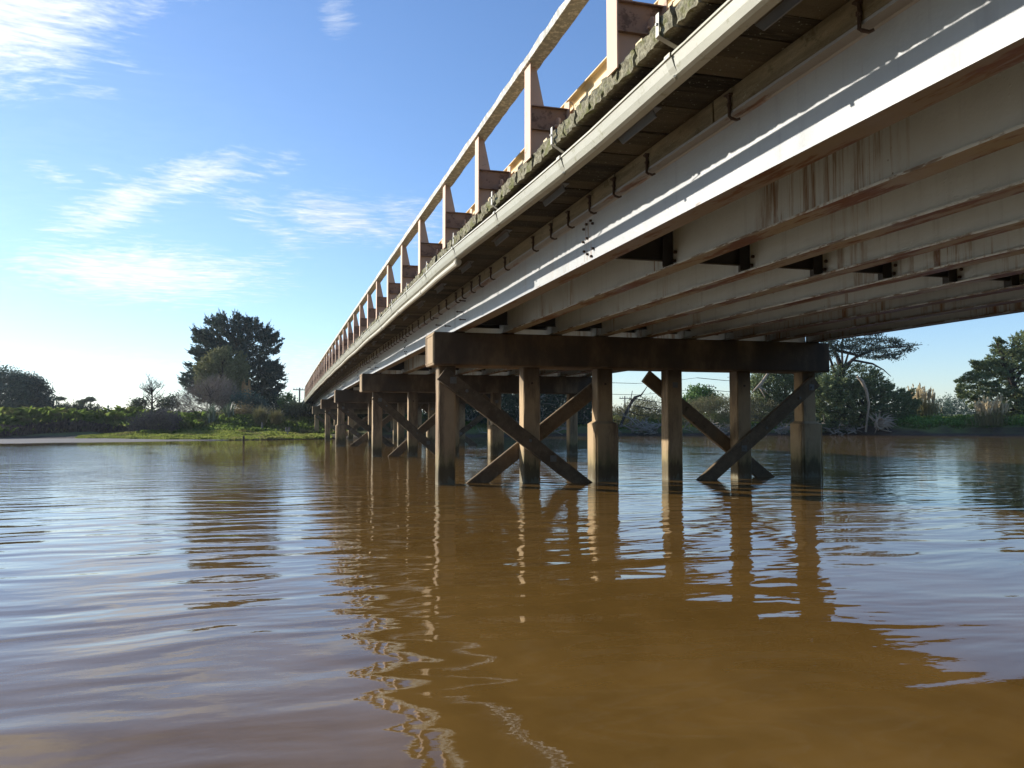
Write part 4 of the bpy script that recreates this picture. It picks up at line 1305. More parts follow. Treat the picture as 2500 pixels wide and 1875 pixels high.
def branchy(name, label, cat, base, h, spread, mat, rng, n=14, r=0.07, lvl=2, lean=(0, 0)):
    """leafless tree of tubes: returns the thing with trunk and branches"""
    bz = ground_z(base[0], base[1])
    t = thing(name, label, cat, (base[0], base[1], bz))
    tr = MB()
    tp = Vector((lean[0], lean[1], h * 0.75))
    tr.tube([(0, 0, -0.2), tp * 0.5, tp], [r, r * 0.7, r * 0.3], 7)
    link('trunk', tr.mesh('trunk', MATS[mat]), t)
    for i in range(n):
        b_ = MB()
        s0 = rng.uniform(0.2, 1.0)
        p = tp * s0
        a = rng.uniform(0, 2 * math.pi)
        d = Vector((math.cos(a) * spread, math.sin(a) * spread * 0.8, h * rng.uniform(0.15, 0.42)))
        q = p + d * rng.uniform(0.5, 1.0)
        mid = p.lerp(q, 0.5) + Vector((rng.uniform(-.1, .1), 0, rng.uniform(-.05, .15)))
        b_.tube([p, mid, q], [r * 0.35, r * 0.25, r * 0.08], 4)
        for k in range(5):
            s1 = rng.uniform(0.3, 1)
            p2 = p.lerp(q, s1)
            d2 = Vector((rng.uniform(-1, 1), rng.uniform(-1, 1), rng.uniform(0.2, 1.2))).normalized() * spread * rng.uniform(0.3, 0.6)
            b_.tube([p2, p2 + d2 * 0.5 + Vector((0, 0, 0.04)), p2 + d2], [r * 0.16, r * 0.11, r * 0.06], 3)
            for k2 in range(2):
                p3 = p2 + d2 * rng.uniform(0.4, 0.9)
                d3 = Vector((rng.uniform(-1, 1), rng.uniform(-1, 1), rng.uniform(0.2, 1.2))).normalized() * spread * rng.uniform(0.15, 0.35)
                b_.tube([p3, p3 + d3], [r * 0.09, r * 0.05], 3)
        link('branch', b_.mesh('branch', MATS[mat]), t)
    return t


branchy('bare_tree', 'bare grey twiggy little tree on the left bank', 'tree', (-14.8, 72), 3.7, 1.5, 'bark_dark', random.Random(5), 26, 0.13)

# splintered trunk
st = thing('tree_stump', 'tall broken orange tree stump in front of the dark cypress', 'tree stump', (-6.05, 74, 2.0))
rs = random.Random(2)
m = MB()
m.tube([(0, 0, -0.2), (0.03, 0, 1.4), (0.0, 0, 2.6), (0.05, 0, 3.1)], [0.44, 0.40, 0.36, 0.26], 9)
link('trunk', m.mesh('trunk', MATS['split_wood']), st)
for i in range(16):
    a = rs.uniform(0, 6.28)
    r0 = rs.uniform(0.18, 0.42)
    x, y = r0 * math.cos(a), r0 * math.sin(a)
    h = rs.uniform(2.9, 3.9)
    w = rs.uniform(0.07, 0.13)
    m = MB()
    m.tube([(x, y, rs.uniform(0.4, 1.8)), (x * 1.08, y, 2.4), (x * 1.12 + rs.uniform(-.05, .05), y, h)], [w, w * 0.9, w * 0.25], 4)
    link('splinter', m.mesh('splinter', MATS['split_wood']), st)


def flax(name, label, base, h, n, w, leaf, spread=0.6, group=None, cat='plant', droop=1.0):
    rng = np.random.default_rng(int(abs(base[0] * 131 + base[1] * 17)))
    bz = ground_z(*base)
    V, F = [], []
    for i in range(n):
        a = rng.uniform(0, 2 * math.pi)
        L = h * rng.uniform(0.7, 1.15)
        out = spread * rng.uniform(0.2, 1.2)
        bx, by = rng.normal(0, 0.12 * spread * 2, 2)
        d = np.array([math.cos(a), math.sin(a)])
        p = np.array([-d[1], d[0]]) * w / 2
        pts = []
        for t in (0, 0.35, 0.7, 1.0):
            z = L * (t - 0.38 * droop * (t ** 3) * out)
            r = out * L * 0.7 * t ** 1.6
            pts.append((bx + d[0] * r, by + d[1] * r, z))
        k = len(V)
        for j, (q, ww) in enumerate(zip(pts, (0.7, 1.0, 0.7, 0.1))):
            V += [(q[0] - p[0] * ww, q[1] - p[1] * ww, q[2]), (q[0] + p[0] * ww, q[1] + p[1] * ww, q[2])]
        F += [(k + 2 * j, k + 2 * j + 1, k + 2 * j + 3, k + 2 * j + 2) for j in range(3)]
    o = link(name, np_mesh(name, np.array(V), np.array(F), MATS[leaf]), None, (base[0], base[1], bz - 0.03))
    return tag(o, label, cat, group)


flax('flax_plant', 'spiky pale leaved flax on the slope below the brown shrub', (-8.5, 62), 1.75, 60, 0.10, 'flax_leaf', 0.7, None, 'flax', 0.5)
flax('flax_plant', 'smaller spiky flax right of the pale leaved flax', (-7.2, 62.6), 1.5, 40, 0.10, 'flax_leaf', 0.7, None, 'flax', 0.5)
flax('toetoe_clump', 'drooping grey green grass clump left of the embankment bush', (-4.4, 61), 1.95, 420, 0.04, 'tussock_leaf', 0.8, None, 'grass clump')
flax('toetoe_clump', 'smaller drooping grass clump beside the embankment bush', (-3.1, 61.5), 1.7, 300, 0.04, 'tussock_leaf', 0.8, None, 'grass clump')

# grass mat along the left waterline
rng = np.random.default_rng(21)
n = 30000
xy = np.stack([rng.uniform(-18, 1.2, n), np.zeros(n)], 1)
sh = np.array([shore(x) for x in xy[:, 0]])
xy[:, 1] = sh + 0.15 + rng.uniform(0, 1, n) ** 1.25 * np.interp(xy[:, 0], [-18, -14, 1.2], [2, 11, 12])
z = gz_arr(xy)
tuft = np.array([vnoise(a * 1.1, c * 0.9) for a, c in xy])
V, F = blades(xy, z - 0.03, 0.13 + 0.22 * np.clip(tuft - 0.35, 0, 1), 0.07, 0.9, rng)
link('grass', np_mesh('grass', V, F, MATS['mat_grass']), kind='stuff')

# bank of long grass behind, bright tops over brown reeds
n = 26000
xy = np.stack([rng.uniform(-52, -9.5, n), np.zeros(n)], 1)
sh = np.array([shore(x) for x in xy[:, 0]])
mw = np.interp(xy[:, 0], [-24, -14], [1.5, 11.5])
xy[:, 1] = sh + mw - 0.9 + rng.uniform(0, 1, n) ** 1.4 * 9
z = gz_arr(xy)
hh = 0.30 + 0.9 * np.array([vnoise(a * 0.5, c * 0.5) for a, c in xy])
V, F = blades(xy, z - 0.05, hh * rng.uniform(0.6, 1.35, n), 0.05, 0.85, rng)
link('long_grass', np_mesh('long_grass', V, F, MATS['tall_grass']), kind='stuff')
n = 15000
xy = np.stack([rng.uniform(-52, -13.5, n), np.zeros(n)], 1)
sh = np.array([shore(x) for x in xy[:, 0]])
mw = np.interp(xy[:, 0], [-24, -14], [1.5, 11.5])
wob = np.array([vnoise(a * 0.35, 7.7) for a in xy[:, 0]])
xy[:, 1] = sh + mw - 1.3 + rng.uniform(0, 1.0, n) * (0.6 + 2.4 * wob)
z = gz_arr(xy)
V, F = blades(xy, z - 0.05, 0.40 + 0.65 * wob, 0.05, 0.5, rng)
link('reeds', np_mesh('reeds', V, F, MATS['reed_stem']), kind='stuff')
# rough grass on the slopes by the bridge and behind the mat
n = 16000
xy = np.stack([rng.uniform(-14, 3.5, n), rng.uniform(58, 74, n)], 1)
z = gz_arr(xy)
V, F = blades(xy, z - 0.05, 0.42, 0.09, 0.8, rng)
link('slope_grass', np_mesh('slope_grass', V, F, MATS['tall_grass']), kind='stuff')

# small posts
def pole(name, label, cat, base, h, r, mat, arm=None, lean=(0, 0), z=None):
    bz = ground_z(*base) if z is None else z
    t = thing(name, label, cat, (base[0], base[1], bz - 0.1))
    link('shaft', MB().tube([(0, 0, -0.5), (lean[0], lean[1], h + 0.1)], [r, r * 0.75], 8).mesh('shaft', MATS[mat]), t)
    if arm:
        aw, az, ang = arm
        c, s_ = math.cos(ang) * aw, math.sin(ang) * aw
        link('crossarm', MB().tube([(-c, -s_, az + 0.1), (c, s_, az + 0.1)], 0.07, 4).mesh('crossarm', MATS[mat]), t)
        for q in (-0.85, -0.4, 0.4, 0.85):
            link('insulator', MB().tube([(c * q, s_ * q, az + 0.15), (c * q, s_ * q, az + 0.42)], [0.05, 0.03], 6).mesh('insulator', MATS['galvanised']), t)
    return t


o = link('mooring_stake', MB().tube([(0, 0, -0.8), (0.02, 0, 0.15), (0.035, 0, 0.40)], [0.075, 0.075, 0.055], 7).mesh('mooring_stake', MATS['bark_dark']), None, (-5.18, 43.8, 0))
tag(o, 'dark wooden stake standing in the water before the grass mat', 'stake')
pole('fence_post', 'grey post half hidden by the drooping grass clump', 'post', (-4.2, 58.4), 0.75, 0.09, 'pole_timber')
pole('fence_post', 'short post with a cross piece on the grass near the far piers', 'post', (-2.1, 55.5), 0.42, 0.07, 'pole_timber', (0.18, 0.35, 0.2))
pole('utility_pole', 'thin utility pole behind the far end of the bridge railing', 'utility pole', (0.2, 110), 4.0, 0.16, 'pole_timber', (1.0, 3.7, 0.3), z=2.4)
pole('marker_post', 'grey marker post beside the road at the far end of the bridge', 'post', (-1.1, 78), 1.1, 0.10, 'pole_timber', z=3.2)

# ------------------------------------------------------------------ right bank
def limb_tree(name, label, cat, base, trunk, branches, mat, y0):
    """trunk / branches given as lists of (x, dy, z, r) world points"""
    bz = ground_z(*base)
    t = thing(name, label, cat, (base[0], base[1], bz))
    o = Vector((base[0], base[1], bz))
    link('trunk', MB().tube([Vector((x, y0 + d, z)) - o for x, d, z, r in trunk], [r for *_, r in trunk], 8).mesh('trunk', MATS[mat]), t)
    for b_ in branches:
        link('branch', MB().tube([Vector((x, y0 + d, z)) - o for x, d, z, r in b_], [r for *_, r in b_], 6).mesh('branch', MATS[mat]), t)
    return t, o


t, o = limb_tree('broken_cypress', 'half dead cypress with bare twisted limbs reaching over the river', 'tree', (52.6, 57), [(52.7, 0, 1.0, 0.55), (52.65, 0, 3.6, 0.5), (52.9, 0.1, 5.3, 0.42), (53.17, 0, 6.5, 0.33), (52.61, 0, 8.0, 0.22), (51.42, -0.3, 9.6, 0.1)],
    [[(52.7, 0, 6.0, 0.22), (53.6, -0.4, 7.3, 0.19), (54.4, -0.6, 8.0, 0.16), (56.6, -1.0, 8.9, 0.11), (59.4, -1.2, 9.1, 0.07), (61.97, -1.4, 9.4, 0.03)],
     [(53.84, -0.5, 7.7, 0.14), (56.06, -1.0, 7.3, 0.10), (57.2, -1.2, 6.7, 0.06), (58.14, -1.2, 6.0, 0.03)],
     [(51.4, 0.2, 8.4, 0.15), (52.4, 0.2, 8.75, 0.17), (53.11, 0, 8.6, 0.17), (55.1, -0.5, 8.1, 0.12)],
     [(52.8, 0, 5.0, 0.2), (51.9, -0.2, 7.0, 0.14), (50.6, -0.5, 9.5, 0.08), (50.2, -0.5, 11.2, 0.04)],
     [(53.0, 0, 5.6, 0.18), (53.5, 0.4, 7.5, 0.13), (53.6, 0.6, 9.5, 0.08), (54.2, 0.6, 11.0, 0.04)],
     [(53.1, 0, 6.2, 0.14), (54.3, 0.5, 8.4, 0.10), (55.8, 0.6, 9.9, 0.05), (57.4, 0.6, 10.6, 0.02)],
     [(53.2, -0.3, 5.2, 0.16), (52.9, -0.9, 4.4, 0.2), (53.4, -1.2, 3.5, 0.14), (52.6, -1.3, 2.8, 0.07)],
     [(52.6, 0, 5.0, 0.13), (51.0, -0.5, 4.6, 0.1), (49.6, -0.8, 3.7, 0.06)]], 'bark_dark', 57)
rng = np.random.default_rng(77)
V1, F1, C1 = crown([(49.2, 9.2), (50.2, 11.0), (52.5, 11.6), (55.5, 11.3), (57.3, 10.6), (59.2, 9.95), (61.9, 9.6), (62.0, 9.3), (60.9, 8.8), (59.3, 8.2), (59.4, 7.8), (57.4, 7.8), (55.0, 8.2), (53.2, 8.4), (51.0, 7.6)], 56.6, 1.4, 230, 42, 0.24, 0.10, 'pad', rng, 0.30)
link('crown', np_mesh('crown', V1 - np.array(o), F1, MATS['cypress_leaf']), t)
V2, F2, C2 = crown([(48.6, 4.6), (49.5, 6.6), (51.4, 7.4), (52.6, 7.0), (54.2, 7.4), (56.2, 7.2), (57.2, 6.6), (56.4, 5.6), (54.0, 5.2)], 57.2, 1.5, 150, 40, 0.24, 0.10, 'cypress', rng, 0.30, 0.4)
link('foliage', np_mesh('foliage', V2 - np.array(o), F2, MATS['green_cypress_leaf']), t)
m = MB()
rb = random.Random(8)
for c in C1[::2]:
    s_ = Vector((float(np.interp(c[2], [6, 11], [54.0, 54.5])), 57, c[2] - 0.7))
    e = Vector(c)
    st_ = e.lerp(s_, rb.uniform(0.15, 0.4))
    m.tube([st_ - o, (st_.lerp(e, 0.6) - o) + Vector((0, 0, 0.08)), e + Vector((0, 0, 0.1)) - o], [0.035, 0.022, 0.01], 4)
link('twigs', m.mesh('twigs', MATS['bark_dark']), t, kind='stuff')
plant('green_cypress', 'green spiky cypress thicket below the half dead cypress', 'tree', [(48.43, 4.57), (49.16, 5.19), (50.83, 5.62), (53.0, 5.44), (54.22, 5.66), (55.22, 6.51), (56.2, 6.11), (55.93, 5.06), (57.28, 5.33), (57.91, 4.67), (59.3, 5.7), (58.92, 4.66), (60.0, 4.5), (59.71, 3.95), (61.2, 3.4), (60.38, 2.79), (60.2, 1.2), (57.55, 0.6), (51.68, 0.6), (48.45, 0.8)], 55.5, 2.0, 620, 60, 0.28, 0.12, 'cypress', 'green_cypress_leaf', (54.5, 55.8), trunk_r=0.3, limbs=20, clump_r=0.34, spray=0.9, upb=0.45, cx=53.5)
tt = thing('leaning_trunk', 'pale broken trunk leaning in front of the green cypress thicket', 'tree trunk', (53.4, 53.4, 0.6))
link('trunk', MB().tube([(0.0, 0.5, -0.3), (0.05, 0.3, 1.3), (0.02, 0, 2.5), (-0.25, 0, 3.8), (-0.75, 0, 4.75), (-1.2, 0.1, 5.2)], [0.11, 0.11, 0.12, 0.15, 0.18, 0.10], 8).mesh('trunk', MATS['bark_pale']), tt)
link('splinter', MB().tube([(-0.55, 0, 4.5), (-0.2, 0.05, 3.9), (0.1, 0.05, 3.4)], [0.10, 0.07, 0.02], 5).mesh('splinter', MATS['bark_pale']), tt)
plant('right_cypress', 'tall cypress at the right edge with layered drooping sprays', 'tree', [(77.18, 11.82), (74.31, 10.97), (72.54, 10.58), (69.86, 10.06), (70.36, 9.33), (68.11, 9.67), (67.82, 9.06), (68.5, 8.76), (68.07, 8.24), (66.64, 7.45), (65.18, 7.59), (65.44, 6.91), (66.08, 6.4), (64.9, 6.38), (63.71, 5.64), (64.2, 5.23), (63.59, 4.81), (63.65, 3.78), (64.7, 3.27), (64.93, 2.36), (68.53, 1.62), (77.18, 1.3)], 52.2, 2.6, 820, 62, 0.28, 0.12, 'cypress', 'green_cypress_leaf', (71.5, 52.2), trunk_r=0.4, limbs=26, clump_r=0.34, spray=0.7, upb=-0.05, cx=72)
plant('far_bush', 'hazy low bushes far behind the right bank grass', 'shrub', [(79, 3.4), (81.11, 3.77), (82.46, 4.49), (84.47, 4.73), (86.8, 4.08), (88, 1.5), (79, 1.5)], 75, 1.6, 130, 34, 0.26, 0.12, 'broad', 'teal_leaf', limbs=0, clump_r=0.34, part='foliage')


def driftwood(name, label, base, n, size, rng, cat='driftwood', r=0.06, flat=0.5, z=0.1):
    t = thing(name, label, cat, (base[0], base[1], z))
    for i in range(n):
        b_ = MB()
        p = Vector((rng.gauss(0, size[0] * 0.4), rng.gauss(0, size[1] * 0.3), rng.uniform(0, size[2] * 0.6)))
        a = rng.uniform(0, 2 * math.pi)
        L = rng.uniform(0.6, 1.6) * size[3]
        d = Vector((math.cos(a), math.sin(a) * 0.6, rng.uniform(-0.15, flat))).normalized() * L
        k = Vector((rng.uniform(-.25, .25), rng.uniform(-.2, .2), rng.uniform(-.1, .3))) * L
        q = p + d
        rr_ = r * rng.uniform(0.5, 1.4)
        b_.tube([p, p.lerp(q, 0.45) + k * 0.6, q], [rr_, rr_ * 0.75, rr_ * 0.25], 5)
        for j in range(3):
            s0 = rng.uniform(0.3, 0.9)
            e = p.lerp(q, s0) + k * 0.4
            d2 = Vector((rng.uniform(-1, 1), rng.uniform(-.6, .6), rng.uniform(-0.3, 1))).normalized() * L * rng.uniform(0.25, 0.5)
            b_.tube([e, e + d2 * 0.6 + Vector((0, 0, 0.06)), e + d2], [rr_ * 0.45, rr_ * 0.3, rr_ * 0.1], 4)
        link('branch', b_.mesh('branch', MATS['driftwood']), t)
    return t


rd = random.Random(12)
# upturned root ball
rtb = thing('root_ball', 'pale upturned root ball lying at the foot of the green cypress thicket', 'root ball', (54.4, 52.6, 0.1))
rtb.scale = (1.25, 1.25, 1.25)
m = MB()
for i in range(70):
    a = rd.gauss(0.5, 0.9)
    L = rd.uniform(0.5, 1.3)
    c = Vector((-0.35, 0, 0.75))
    p = c + Vector((rd.gauss(0, 0.2), rd.gauss(0, 0.25), rd.gauss(0, 0.2)))
    q = p + Vector((math.cos(a) * L, rd.uniform(-0.6, 0.4), math.sin(a) * L * 0.75))
    m.tube([p, p.lerp(q, 0.5) + Vector((rd.uniform(-.1, .1), 0, rd.uniform(0, .2))), q], [0.05, 0.04, 0.012], 5)
link('roots', m.mesh('roots', MATS['bark_pale']), rtb)
m = MB()
for i in range(22):
    a = 2 * math.pi * i / 22
    m.tube([(-0.6 + 0.35 * math.cos(a + k_ * 0.5) * (1 - 0.1 * k_), -0.45 + 0.1 * k_, 0.85 + 0.45 * math.sin(a + k_ * 0.5) * (1 - 0.1 * k_)) for k_ in range(4)], [0.05, 0.06, 0.05, 0.02], 5)
link('core', m.mesh('core', MATS['bark_pale']), rtb)
driftwood('driftwood_heap', 'bare pale branches lying left of the root ball', (51.2, 54.4), 26, (2.6, 1, 1.0, 1.2), rd)
driftwood('driftwood_heap', 'bare branches poking from the mud right of the root ball', (58.2, 51.0), 16, (2.4, 1, 0.8, 1.1), rd, r=0.045)
driftwood('driftwood_heap', 'tangle of grey driftwood under the dead snag', (31.2, 58.6), 40, (3.6, 1.2, 1.4, 1.6), rd, r=0.075)
driftwood('driftwood_heap', 'tangle of grey driftwood between the fourth and fifth near piles', (38.4, 57.0), 36, (3.2, 1.2, 1.2, 1.5), rd)
driftwood('driftwood_heap', 'tangle of grey driftwood between the last two near piles', (46.2, 55.8), 32, (3.0, 1.2, 1.2, 1.4), rd)
driftwood('driftwood_heap', 'dark fallen branches on the bank between the first near piles', (21.0, 59.0), 30, (4.0, 1.2, 1.4, 1.6), rd)

# dead snag
limb_tree('dead_snag', 'bent dead snag with bare branches against the sky behind the nearest pier', 'dead tree', (30.6, 62), [(30.57, 0, 1.0, 0.16), (31.2, 0, 2.3, 0.15), (31.7, 0, 3.2, 0.15), (32.16, 0, 3.83, 0.15), (32.84, 0, 4.05, 0.09), (33.2, 0, 4.5, 0.05), (33.6, 0, 5.05, 0.03)],
    [[(31.7, 0, 3.2, 0.07), (31.75, 0, 3.9, 0.05), (31.89, 0, 4.5, 0.035)], [(32.2, 0, 3.7, 0.06), (33.2, -0.2, 3.5, 0.05), (35.0, -0.4, 3.3, 0.03)], [(32.0, 0, 3.0, 0.06), (33.4, -0.3, 2.7, 0.05), (35.2, -0.5, 2.5, 0.03)], [(32.7, 0, 4.0, 0.04), (33.4, 0, 3.6, 0.02)], [(31.3, 0, 2.5, 0.06), (32.4, -0.4, 2.0, 0.04), (33.6, -0.5, 1.9, 0.02)]], 'bark_dark', 62)
plant('dry_scrub', 'dry olive and straw scrub between the middle piles of the nearest pier', 'scrub', [(35.82, 2.59), (37.22, 3.23), (40.06, 3.68), (43.43, 3.83), (47.36, 3.4), (51.0, 3.4), (53.95, 2.66), (53.91, 0.6), (35.8, 0.6)], 61, 1.8, 620, 50, 0.28, 0.06, 'twig', 'scrub_leaf', trunk_r=0.05, limbs=30, clump_r=0.3, part='foliage', stem='stem')
plant('green_scrub', 'green and straw scrub right of the dead snag', 'scrub', [(29.0, 2.4), (31.25, 2.7), (33.52, 3.63), (35.36, 3.42), (36.2, 2.4), (36.0, 0.7), (29.0, 0.7)], 64, 1.4, 230, 40, 0.26, 0.06, 'twig', 'tussock_leaf', trunk_r=0.05, limbs=12, clump_r=0.3, part='foliage', stem='stem')
plant('leafy_bush', 'leafy green bush against the sky between the fourth and fifth near piles', 'shrub', [(40.46, 3.84), (41.0, 4.8), (41.33, 5.09), (42.35, 5.24), (43.62, 4.65), (44.13, 3.87), (44.12, 2.6), (40.55, 2.6)], 67, 1.2, 120, 34, 0.30, 0.17, 'broad', 'bright_leaf', trunk_r=0.08, limbs=8, clump_r=0.3, part='foliage', stem='stem')
plant('broken_top_tree', 'dark green tree with a snapped pale branch behind the last two near piles', 'tree', [(45.4, 5.6), (46.42, 6.99), (48.93, 7.6), (51.98, 7.4), (54.03, 6.66), (54.51, 4.45), (52.92, 2.2), (48.85, 2.0), (46.2, 3.1)], 62, 2.0, 420, 50, 0.26, 0.15, 'broad', 'green_cypress_leaf', (49.5, 62), trunk_r=0.25, limbs=16, clump_r=0.36)
tt = thing('snapped_branch', 'pale snapped branch hanging at the left of the dark green tree', 'branch', (46.4, 59.6, 6.6))
link('limb', MB().tube([(0.6, 0.6, 0.5), (-0.1, 0, 0), (-1.2, 0, -1.4), (-2.0, -0.1, -2.0)], [0.13, 0.15, 0.17, 0.08], 7).mesh('limb', MATS['bark_pale']), tt)
m = MB()
for e in ((-0.6, 0, -2.9), (-1.0, -.2, -2.5), (-2.4, 0, -2.5), (-0.3, 0, -2.4)):
    m.tube([(-1.4, 0, -1.6), Vector((-1.4, 0, -1.6)).lerp(Vector(e), 0.5) + Vector((0, 0, 0.1)), e], [0.12, 0.08, 0.02], 5)
link('splinter', m.mesh('splinter', MATS['bark_pale']), tt)
limb_tree('overhanging_branch', 'thin bare branch hanging into the sky left of the fifth near pile', 'branch', (45.5, 61), [(48.8, 1.0, 5.6, 0.09), (46.2, 0, 7.2, 0.06), (44.6, 0, 6.7, 0.04), (43.4, 0, 6.25, 0.03), (42.2, 0, 5.95, 0.02)], [[(44.6, 0, 6.7, 0.02), (44.2, 0, 7.2, 0.015), (43.9, 0, 7.6, 0.01)], [(44.0, 0, 6.5, 0.02), (43.2, 0, 5.8, 0.012)]], 'bark_dark', 61)
plant('thicket', 'dark thicket with pale dead twigs behind the first two near piles', 'thicket', [(11.0, 3.2), (13.83, 3.75), (16.74, 4.4), (19.7, 4.8), (23.15, 4.85), (26.24, 4.6), (29.0, 4.0), (29.3, 0.5), (11.0, 0.5)], 63, 2.2, 800, 50, 0.28, 0.15, 'broad', 'dark_leaf', trunk_r=0.1, limbs=24, clump_r=0.36, part='foliage', stem='stem')
m = MB()
for i in range(110):
    p = Vector((rd.uniform(12, 29), rd.uniform(60.4, 61.4), rd.uniform(0.8, 3.6)))
    a = rd.uniform(-0.5, 3.6)
    q = p + Vector((math.cos(a), rd.uniform(-.4, .4), math.sin(a))) * rd.uniform(0.5, 1.5)
    m.tube([p, p.lerp(q, 0.5) + Vector((rd.uniform(-.15, .15), 0, rd.uniform(-.05, .2))), q], [0.03, 0.024, 0.01], 4)
link('dead_twigs', m.mesh('dead_twigs', MATS['driftwood']), kind='stuff')


def pampas(label, base, w, h, n, rng):
    bz = ground_z(*base)
    t = thing('pampas_grass', label, 'pampas grass', (base[0], base[1], bz - 0.05), 'pampas clumps on the right bank')
    V, F = [], []
    for i in range(700):
        a = rng.uniform(0, 6.28)
        L = h * rng.uniform(0.35, 0.7)
        out = rng.uniform(0.1, 0.9)
        bx, by = rng.normal(0, w * 0.22), rng.normal(0, w * 0.15)
        d = np.array([math.cos(a), math.sin(a)])
        p = np.array([-d[1], d[0]]) * 0.02
        k = len(V)
        for tt_, ww in ((0, 1), (0.5, 1), (1, 0.15)):
            z = L * (tt_ - 0.45 * out * tt_ ** 2.5)
            r = out * L * 0.8 * tt_ ** 1.5
            V += [(bx + d[0] * r - p[0] * ww, by + d[1] * r - p[1] * ww, z), (bx + d[0] * r + p[0] * ww, by + d[1] * r + p[1] * ww, z)]
        F += [(k, k + 1, k + 3, k + 2), (k + 2, k + 3, k + 5, k + 4)]
    link('leaves', np_mesh('leaves', np.array(V), np.array(F), MATS['tussock_leaf']), t)
    for i in range(n):
        x = rng.uniform(-w / 2, w / 2)
        y = rng.uniform(-w / 4, w / 4)
        ht = h * rng.uniform(0.62, 1.0) * (1 - 0.25 * (2 * x / w) ** 2)
        ln = np.array([x * 0.25 + rng.normal(0, 0.08), rng.normal(0, 0.1)])
        nn = 60
        tt_ = rng.uniform(0, 1, nn)
        C = np.stack([x * 0.6 + ln[0] * (0.6 + 0.4 * tt_) + rng.normal(0, 0.035, nn), y + ln[1] * tt_ + rng.normal(0, 0.035, nn), ht * (0.62 + 0.38 * tt_)], 1)
        D = np.stack([ln[0] * 0.5 + rng.normal(0, .25, nn) + 0.1, rng.normal(0, .25, nn), np.ones(nn)], 1)
        D /= np.linalg.norm(D, axis=1, keepdims=True)
        V, F = leaves(C, D, 0.30, 0.14 * (1.15 - tt_ * 0.7), rng)
        pl = link('plume', np_mesh('plume', V, F, MATS['plume']), t)
        s = MB().tube([(x * 0.5, y, 0), (x * 0.6 + ln[0] * 0.6, y, ht * 0.64)], 0.012, 3)
        link('stalk', s.mesh('stalk', MATS['tussock_leaf']), pl)
    return t


pampas('pampas clump of cream plumes beside the tips of the green cypress thicket', (65.6, 60), 3.8, 3.5, 46, np.random.default_rng(3))
pampas('pampas clump of cream plumes in front of the tall right cypress', (62.7, 47.9), 3.5, 3.0, 56, np.random.default_rng(4))
plant('brush', 'grey brush at the foot of the left pampas clump', 'shrub', [(65, 2.6), (67, 3.4), (70, 3.6), (73, 3.0), (73, 1.2), (65, 1.2)], 62, 1.2, 110, 34, 0.24, 0.09, 'broad', 'teal_leaf', limbs=0, clump_r=0.3, part='foliage')

# grass and weeds on the right bank
rng = np.random.default_rng(31)
n = 24000
xy = np.stack([rng.uniform(8, 80, n), np.zeros(n)], 1)
sh = np.array([shore(x) for x in xy[:, 0]])
xy[:, 1] = sh + 0.9 + rng.uniform(0, 1, n) ** 1.3 * 14
z = gz_arr(xy)
V, F = blades(xy, z - 0.05, 0.36, 0.09, 0.8, rng)
link('bank_grass', np_mesh('bank_grass', V, F, MATS['tall_grass']), kind='stuff')
n = 5200
xy = np.stack([rng.uniform(56.5, 72, n), np.zeros(n)], 1)
sh = np.array([shore(x) for x in xy[:, 0]])
xy[:, 1] = sh + 0.8 + rng.uniform(0, 5, n)
C = np.stack([xy[:, 0], xy[:, 1], gz_arr(xy) + rng.uniform(0.05, 0.6, n)], 1)
D = rng.normal(size=(n, 3)) + np.array([0, 0, 0.5])
D /= np.linalg.norm(D, axis=1, keepdims=True)
V, F = leaves(C, D, 0.26, 0.16, rng)
link('weeds', np_mesh('weeds', V, F, MATS['weed_leaf']), kind='stuff')

# poles and wires far behind the right bank
pole('utility_pole', 'left one of two distant utility poles seen between the near piles', 'utility pole', (51.9, 110), 3.4, 0.14, 'pole_timber', (1.1, 3.0, 0.2), z=2.2)
pole('utility_pole', 'right one of two distant utility poles, beside the leafy green bush', 'utility pole', (70.1, 115), 5.7, 0.15, 'pole_timber', (1.2, 5.4, 0.2), z=2.2)
m = MB()
for dz in (0.0, 1.9):
    for off_ in (-0.8, 0.8):
        pts = []
        for i in range(13):
            u = i / 12
            x = 20 + 70 * u
            pts.append((x, 109 + 6 * u + off_ * 0.3, 5.6 + dz + 2.2 * u - 0.8 * math.sin(math.pi * ((u * 3) % 1.0))))
        m.tube(pts, 0.035, 3)
tag(link('power_line', m.mesh('power_line', MATS['black_steel'])), 'thin power lines crossing the sky behind the nearest pier', 'power line')
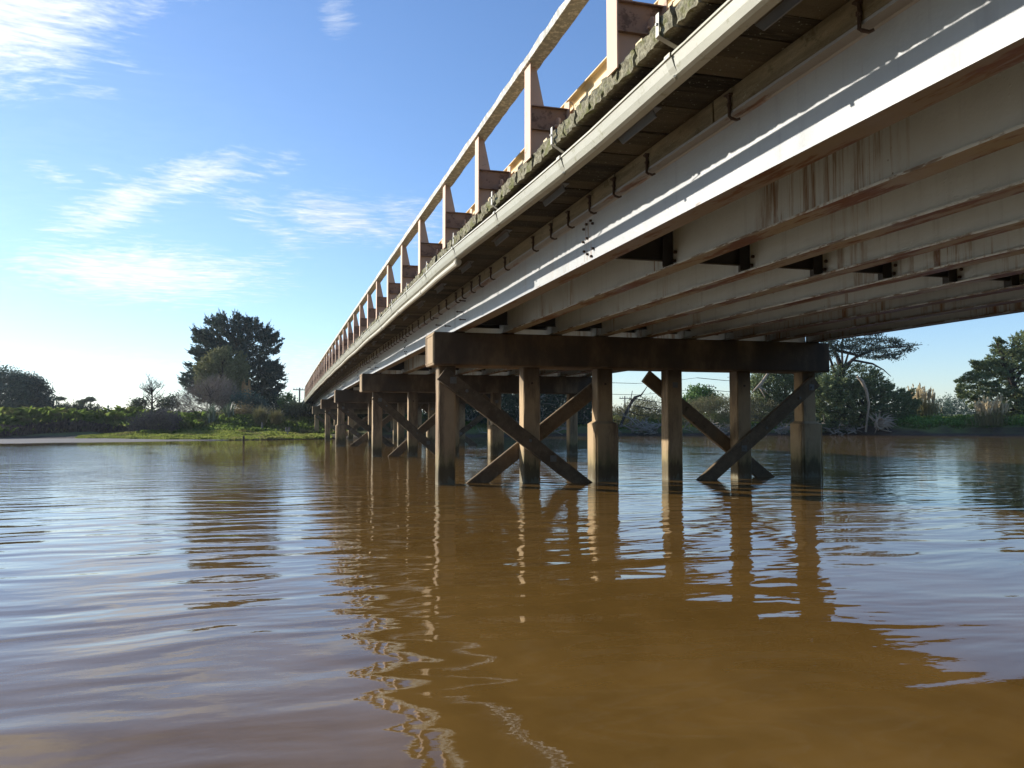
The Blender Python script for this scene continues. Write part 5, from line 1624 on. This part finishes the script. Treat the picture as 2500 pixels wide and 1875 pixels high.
# distant tree belt closing the horizon behind both banks
rng = np.random.default_rng(9)
V, F = [], []
k = 0
Cs = []
for i in range(1500):
    x = rng.uniform(-420, 520)
    hgt = 2.2 + 3.2 * vnoise(x * 0.045, 4.2) + rng.uniform(0, 1.2)
    Cs.append((x, rng.uniform(215, 240), rng.uniform(0.5, hgt)))
Cs = np.array(Cs)
idx = np.repeat(np.arange(len(Cs)), 12)
P = Cs[idx] + rng.normal(size=(len(idx), 3)) * np.array([1.3, 1.3, 0.7])
D = rng.normal(size=(len(idx), 3))
D /= np.linalg.norm(D, axis=1, keepdims=True)
V, F = leaves(P, D, 1.2, 0.8, rng)
link('distant_treeline', np_mesh('distant_treeline', V, F, MATS['teal_leaf']), kind='stuff')

# unseen bank behind the camera: low ground and trees added to block sky light
rng = np.random.default_rng(15)
vs, fs = [], []
nx = np.linspace(-120, 160, 57)
for x in nx:
    for j, (d, z_) in enumerate(((0, -0.3), (1.5, 0.5), (5, 1.2), (14, 1.6), (60, 1.8), (400, 2.0))):
        vs.append((x, -23 - 0.02 * abs(x) + 1.5 * (vnoise(x * 0.2, 31) - 0.5) - d, z_))
for i in range(len(nx) - 1):
    for j in range(5):
        fs.append((i * 6 + j, i * 6 + j + 1, (i + 1) * 6 + j + 1, (i + 1) * 6 + j))
link('unseen_near_bank', np_mesh('unseen_near_bank', np.array(vs), np.array(fs), MATS['bank_soil']), kind='structure')
n = 2600
x = rng.uniform(-60, 90, n)
Cs = np.stack([x, rng.uniform(-40, -30, n), 1.4 + rng.uniform(0, 1, n) * np.array([6 + 5 * vnoise(q * 0.12, 3.3) for q in x])], 1)
idx = np.repeat(np.arange(n), 10)
P = Cs[idx] + rng.normal(size=(len(idx), 3)) * 0.6
D = rng.normal(size=(len(idx), 3))
D /= np.linalg.norm(D, axis=1, keepdims=True)
V, F = leaves(P, D, 0.9, 0.5, rng)
link('sky_screen_trees', np_mesh('sky_screen_trees', V, F, MATS['dark_leaf']), kind='stuff')

# thin river air
hz = bpy.data.materials.new('haze')
hz.use_nodes = True
hz.node_tree.nodes.clear()
hb = NB(hz.node_tree)
ho = hb.n('ShaderNodeOutputMaterial')
hv = hb.n('ShaderNodeVolumePrincipled', ins={'Color': (0.86, 0.93, 1.0), 'Density': 0.0002, 'Anisotropy': 0.4})
hz.node_tree.links.new(hv.outputs[0], ho.inputs['Volume'])
link('haze', MB().box(-3200, 3200, -3200, 3400, -1.8, 24).mesh('haze', hz), kind='stuff')
